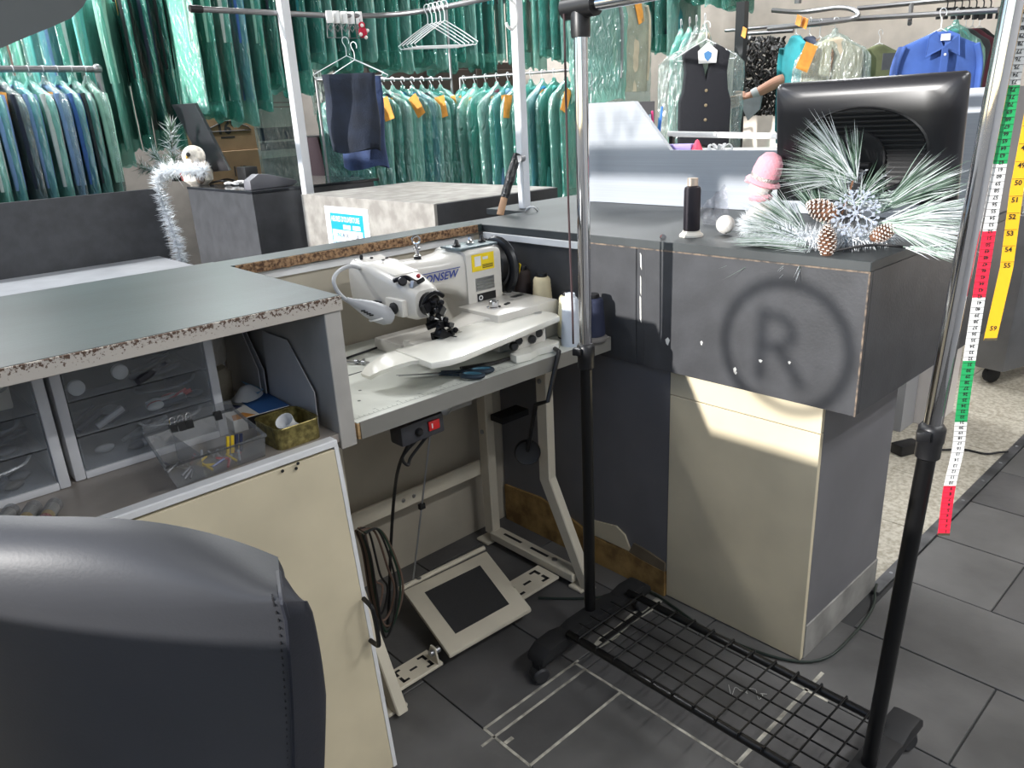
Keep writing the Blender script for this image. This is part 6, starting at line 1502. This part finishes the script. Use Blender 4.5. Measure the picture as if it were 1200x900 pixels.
def sprig2(b, e, n, ln, seed):
    ln = .095
    random.seed(seed); m1, m2 = MB(), MB()
    for k in range(n):
        p = b.lerp(e, random.random()); d = ((e-b).normalized()*.8+Vector((random.gauss(0,.55),random.gauss(0,.55),random.gauss(0,.55)))).normalized(); q_ = p+d*ln*random.uniform(.7,1.1); u = d.orthogonal().normalized()*.0035; w = d.cross(u)
        (m1 if random.random() < .5 else m2).add([p+u,p-u*.5+w,p-u*.5-w,q_], [(0,1,3),(1,2,3),(2,0,3)])
    MB().tube([b,e], .005, 5).build('stem', M_twig, pb2)
    m1.build('green_needles', mat('sprig_green', (84,110,92), .8), pb2)['kind'] = 'stuff'; m2.build('frosted_needles', M_nw, pb2)['kind'] = 'stuff'
b_ = at(205,205,x=1.86)
sprig2(b_, at(200,148,x=1.86), 220, .07, 1); sprig2(b_, at(180,180,x=1.84), 200, .07, 2); sprig2(b_, at(165,196,x=1.82), 170, .07, 3)
cm = thing('counter_monitor', 'thin dark monitor tilted away behind the owl on the dark plinth', 'monitor', (2.0, 4.6, PZ))
c1q, c2q, c3q, c4q = at(201,123,x=2.05), at(228,121,x=2.05), at(268,200,x=1.97), at(242,202,x=1.97)
nn = Vector((.8,.5,.1)).normalized()*.03
Vm = [c1q,c2q,c3q,c4q]; Vm = Vm+[v+nn for v in Vm]
MB().add(Vm, [(0,1,2,3),(7,6,5,4),(0,4,5,1),(1,5,6,2),(2,6,7,3),(3,7,4,0)]).build('screen_shell', M_mon, cm, bevel=.004)
MB().box(2.02,2.10,4.50,4.62,PZ,PZ+.10).build('stand', M_black, cm, bevel=.006)
MB().box(1.96,2.16,4.42,4.70,PZ,PZ+.012).build('foot', M_black, cm, bevel=.004)
# desk clutter: reader, phone base, coiled cables
cr_ = thing('card_reader', 'black and red card reader on the dark plinth', 'card reader', (1.98, at(280,206,z=PZ).y, PZ), local=True, rot=(0,0,.4))
MB().obox((0,0,.045), (.06,.09,.075), (0,-.35,0)).build('body', M_black, cr_, bevel=.006)
for y in (-.047,.047): MB().obox((0,y,.045), (.05,.003,.07), (0,-.35,0)).build('red_edge', mat('reader_red', (200,50,40), .5), cr_)
q = at(318,213,z=PZ+.03)
hs = thing('handheld_scanner', 'grey handheld scanner lying on the dark plinth', 'scanner', (q.x,q.y,PZ), local=True, rot=(0,0,.2))
MB().prism([(-.16,.0),(.12,.0),(.16,.015),(.14,.03),(-.04,.075),(-.10,.08),(-.16,.05)], 'y', -.03, .03).build('body', mat('gun_grey', (96,96,102), .5), hs, bevel=.006)
for k, (px, py, w, m, nm) in enumerate(((262,211,.07,M_black,'black'),(275,213,.05,M_white,'white'),(318,214,.08,M_white,'white'))):
    q = at(px, py+3, z=PZ+.006); pts = [(q.x+w*math.cos(t)*(1+.15*math.sin(3*t+k)), q.y+w*1.1*math.sin(t), PZ+.0055+.008*(1+math.sin(2*t+k))) for t in [2*math.pi*j/12*1.7 for j in range(12)]]
    tag(MB().tube(curve(pts,4), .0055, 6).build('coiled_lead', m, smooth=True), ('black coiled lead beside the owl on the dark plinth', 'white coiled lead next to the card reader', 'white coiled lead in front of the grey scanner')[k], 'cable')
# dark hanging panel cut by the top left corner
dp = thing('ceiling_baffle', 'large dark grey panel hanging from the ceiling in the top left corner', 'panel', at(20,20,y=4.6))
pl_ = [at(x,y_,y=4.6) for x, y_ in ((-60,86),(0,57),(30,44),(62,31),(84,21),(97,8),(106,-8),(140,-60),(-60,-60))]
V = pl_+[p+Vector((-.05,.10,.0)) for p in pl_]; n = len(pl_)
MB().add(V, [tuple(range(n)), tuple(range(2*n-1,n-1,-1))]+[(i,(i+1)%n,n+(i+1)%n,n+i) for i in range(n)]).build('panel_board', mat('panel_grey', (70,74,76), .6), dp)
for p in (pl_[-1], pl_[-2]): MB().tube([p+Vector((0,.05,-.02)), Vector((p.x, p.y+.05, HC-.001))], .01, 6).build('hanging_rod', M_pipe, dp)
# cardboard boxes, leaning boards and shelf at the back
M_card = mat('cardboard', (128,104,76), .85, vary=.06, vscale=8)
def carton(x0, x1, y0, y1, z0, z1, lab, num=True, rz=0):
    t = thing('cardboard_box', lab, 'box', ((x0+x1)/2,(y0+y1)/2,z0), 'hanger boxes')
    MB().box(x0,x1,y0,y1,z0,z1).build('box_body', M_card, t, bevel=.003, seg=1)
    xm = (x0+x1)/2
    if num:
        text('16"', .13, (xm-.10, y0-.0008, z0+(z1-z0)*.45), (1,0,0), (0,0,1), M_blackm, 'print', t, bold=.004)
        MB().tube([(xm-.20,y0-.001,z0+(z1-z0)*.52),(xm-.16,y0-.001,z0+(z1-z0)*.60),(xm-.02,y0-.001,z0+(z1-z0)*.78),(xm+.05,y0-.001,z0+(z1-z0)*.78),(xm+.18,y0-.001,z0+(z1-z0)*.60),(xm+.20,y0-.001,z0+(z1-z0)*.52),(xm-.20,y0-.001,z0+(z1-z0)*.515)], .004, 4).build('printed_hanger', M_blackm, t)
        MB().box(xm-.07, xm+.05, y0-.0008, y0+.001, z0+(z1-z0)*.33, z0+(z1-z0)*.33+.014).build('print', M_blackm, t)
        MB().box(xm+.17, xm+.24, y0-.0008, y0+.001, z1-.09, z1-.05).build('hand_hole', M_blackm, t)
    else: text('1/2', .12, (xm-.10, y0-.0008, z0+(z1-z0)*.55), (1,0,0), (0,0,1), M_blackm, 'print', t)
q0, q1 = at(247,203,y=6.45), at(290,122,y=6.45)
zt_, zm = at(285,131,y=6.45).z, at(280,176,y=6.45).z
carton(2.55,3.06,6.45,6.9,zm+.001,zt_,'cardboard hanger box marked 16, uppermost of the stack')
carton(2.60,3.14,6.43,6.9,zm-.46,zm,'cardboard box under the one marked 16', False)
carton(2.60,3.10,6.43,6.9,0.001,zm-.461,'cardboard box at the bottom of the stack', False)
bd = [(3.45,3.95,1.42,(128,98,66),'brown board frame leaning behind the white post'),(3.62,4.05,1.30,(60,46,52),'dark plum board leaning in front of the brown frame'),(4.05,4.22,1.50,(150,112,70),'small wooden frame leaning behind the jeans')]
for k, (x0, x1, z1, c_, lab) in enumerate(bd):
    tag(MB().add([(x0,7.0-.08*k,.001),(x1,7.0-.08*k,.001),(x1,7.3-.08*k,z1),(x0,7.3-.08*k,z1),(x0,7.03-.08*k,.001),(x1,7.03-.08*k,.001),(x1,7.33-.08*k,z1),(x0,7.33-.08*k,z1)], [(0,1,2,3),(7,6,5,4),(0,4,5,1),(1,5,6,2),(2,6,7,3),(3,7,4,0)]).build('leaning_board', mat('board_%d' % k, c_, .7)), lab, 'board')
ws = thing('wire_shelf', 'grey wire shelf along the far wall behind the white post', 'shelf', (3.9,7.7,1.3))
MB().box(3.3,5.2,7.5,8.19,1.30,1.315).build('shelf_board', M_pipe, ws)
for k in range(20): MB().tube([(3.3+.1*k,7.495,1.28),(3.3+.1*k,7.495,1.20)], .006, 5).build('wire', M_pipe, ws)
for x in (3.32,5.18): MB().box(x-.02,x+.02,7.55,8.15,0,1.2995).build('upright', M_pipe, ws)
tag(MB().box(3.55,3.80,7.55,7.75,1.316,1.56).build('shelf_box', mat('dark_box', (66,58,50), .8), bevel=.004), 'dark box standing on the far wire shelf', 'box')
dk = thing('storage_unit', 'dark brown storage unit behind the ticketed rail', 'storage unit', (4.9,6.6,0))
MB().box(4.25,6.2,6.5,7.1,0,1.95).build('carcass', mat('dark_brown_unit', (56,48,44), .7), dk)
for k in range(3): MB().box(4.30+.64*k,4.88+.64*k,6.485,6.4995,.1,1.88).build('door', mat('dark_brown_door', (64,55,50), .7), dk, bevel=.003, seg=1)

# ---- grey wheeled bin and pale partition on the terrazzo
gb = thing('wheeled_bin', 'grey metal wheeled bin at the right picture edge', 'bin', (4.5,.98,0))
MB().add([(4.17,1.12,.09),(4.15,.99,.09),(4.75,.80,.09),(4.95,1.30,.09),(4.10,1.14,.86),(4.06,.95,.86),(4.80,.74,.86),(5.02,1.34,.86)], [(3,2,1,0),(4,5,6,7),(0,1,5,4),(1,2,6,5),(2,3,7,6),(3,0,4,7)]).build('bin_body', mat('bin_grey', (118,119,122), .5, .3, vary=.08), gb, bevel=.008)
MB().tube([(4.10,1.14,.87),(4.06,.95,.87),(4.80,.74,.87),(5.02,1.34,.87)], .014, 6, closed=True).build('rim', M_alu, gb)
for x, y in ((4.24,1.06),(4.68,.88),(4.85,1.22)): MB().lathe([(.03,-.02),(.042,-.014),(.042,.014),(.03,.02)], (x,y,.045), 14, axis=(.5,.8,0)).build('castor', M_blackm, gb, smooth=True)
pt_ = thing('partition', 'pale grey partition end standing on the terrazzo behind the counter', 'partition', (3.4,1.3,0))
MB().box(3.32,3.46,1.14,2.2,0.001,1.0).build('grey_face', mat('partition_grey', (150,150,152), .5), pt_)
MB().box(3.465,3.72,1.06,2.2,0.001,1.0).build('white_face', mat('partition_white', (214,208,204), .5), pt_)
for o in list(VAR.values()):
    for c_ in list(o.children): bpy.data.objects.remove(c_)
    bpy.data.objects.remove(o)
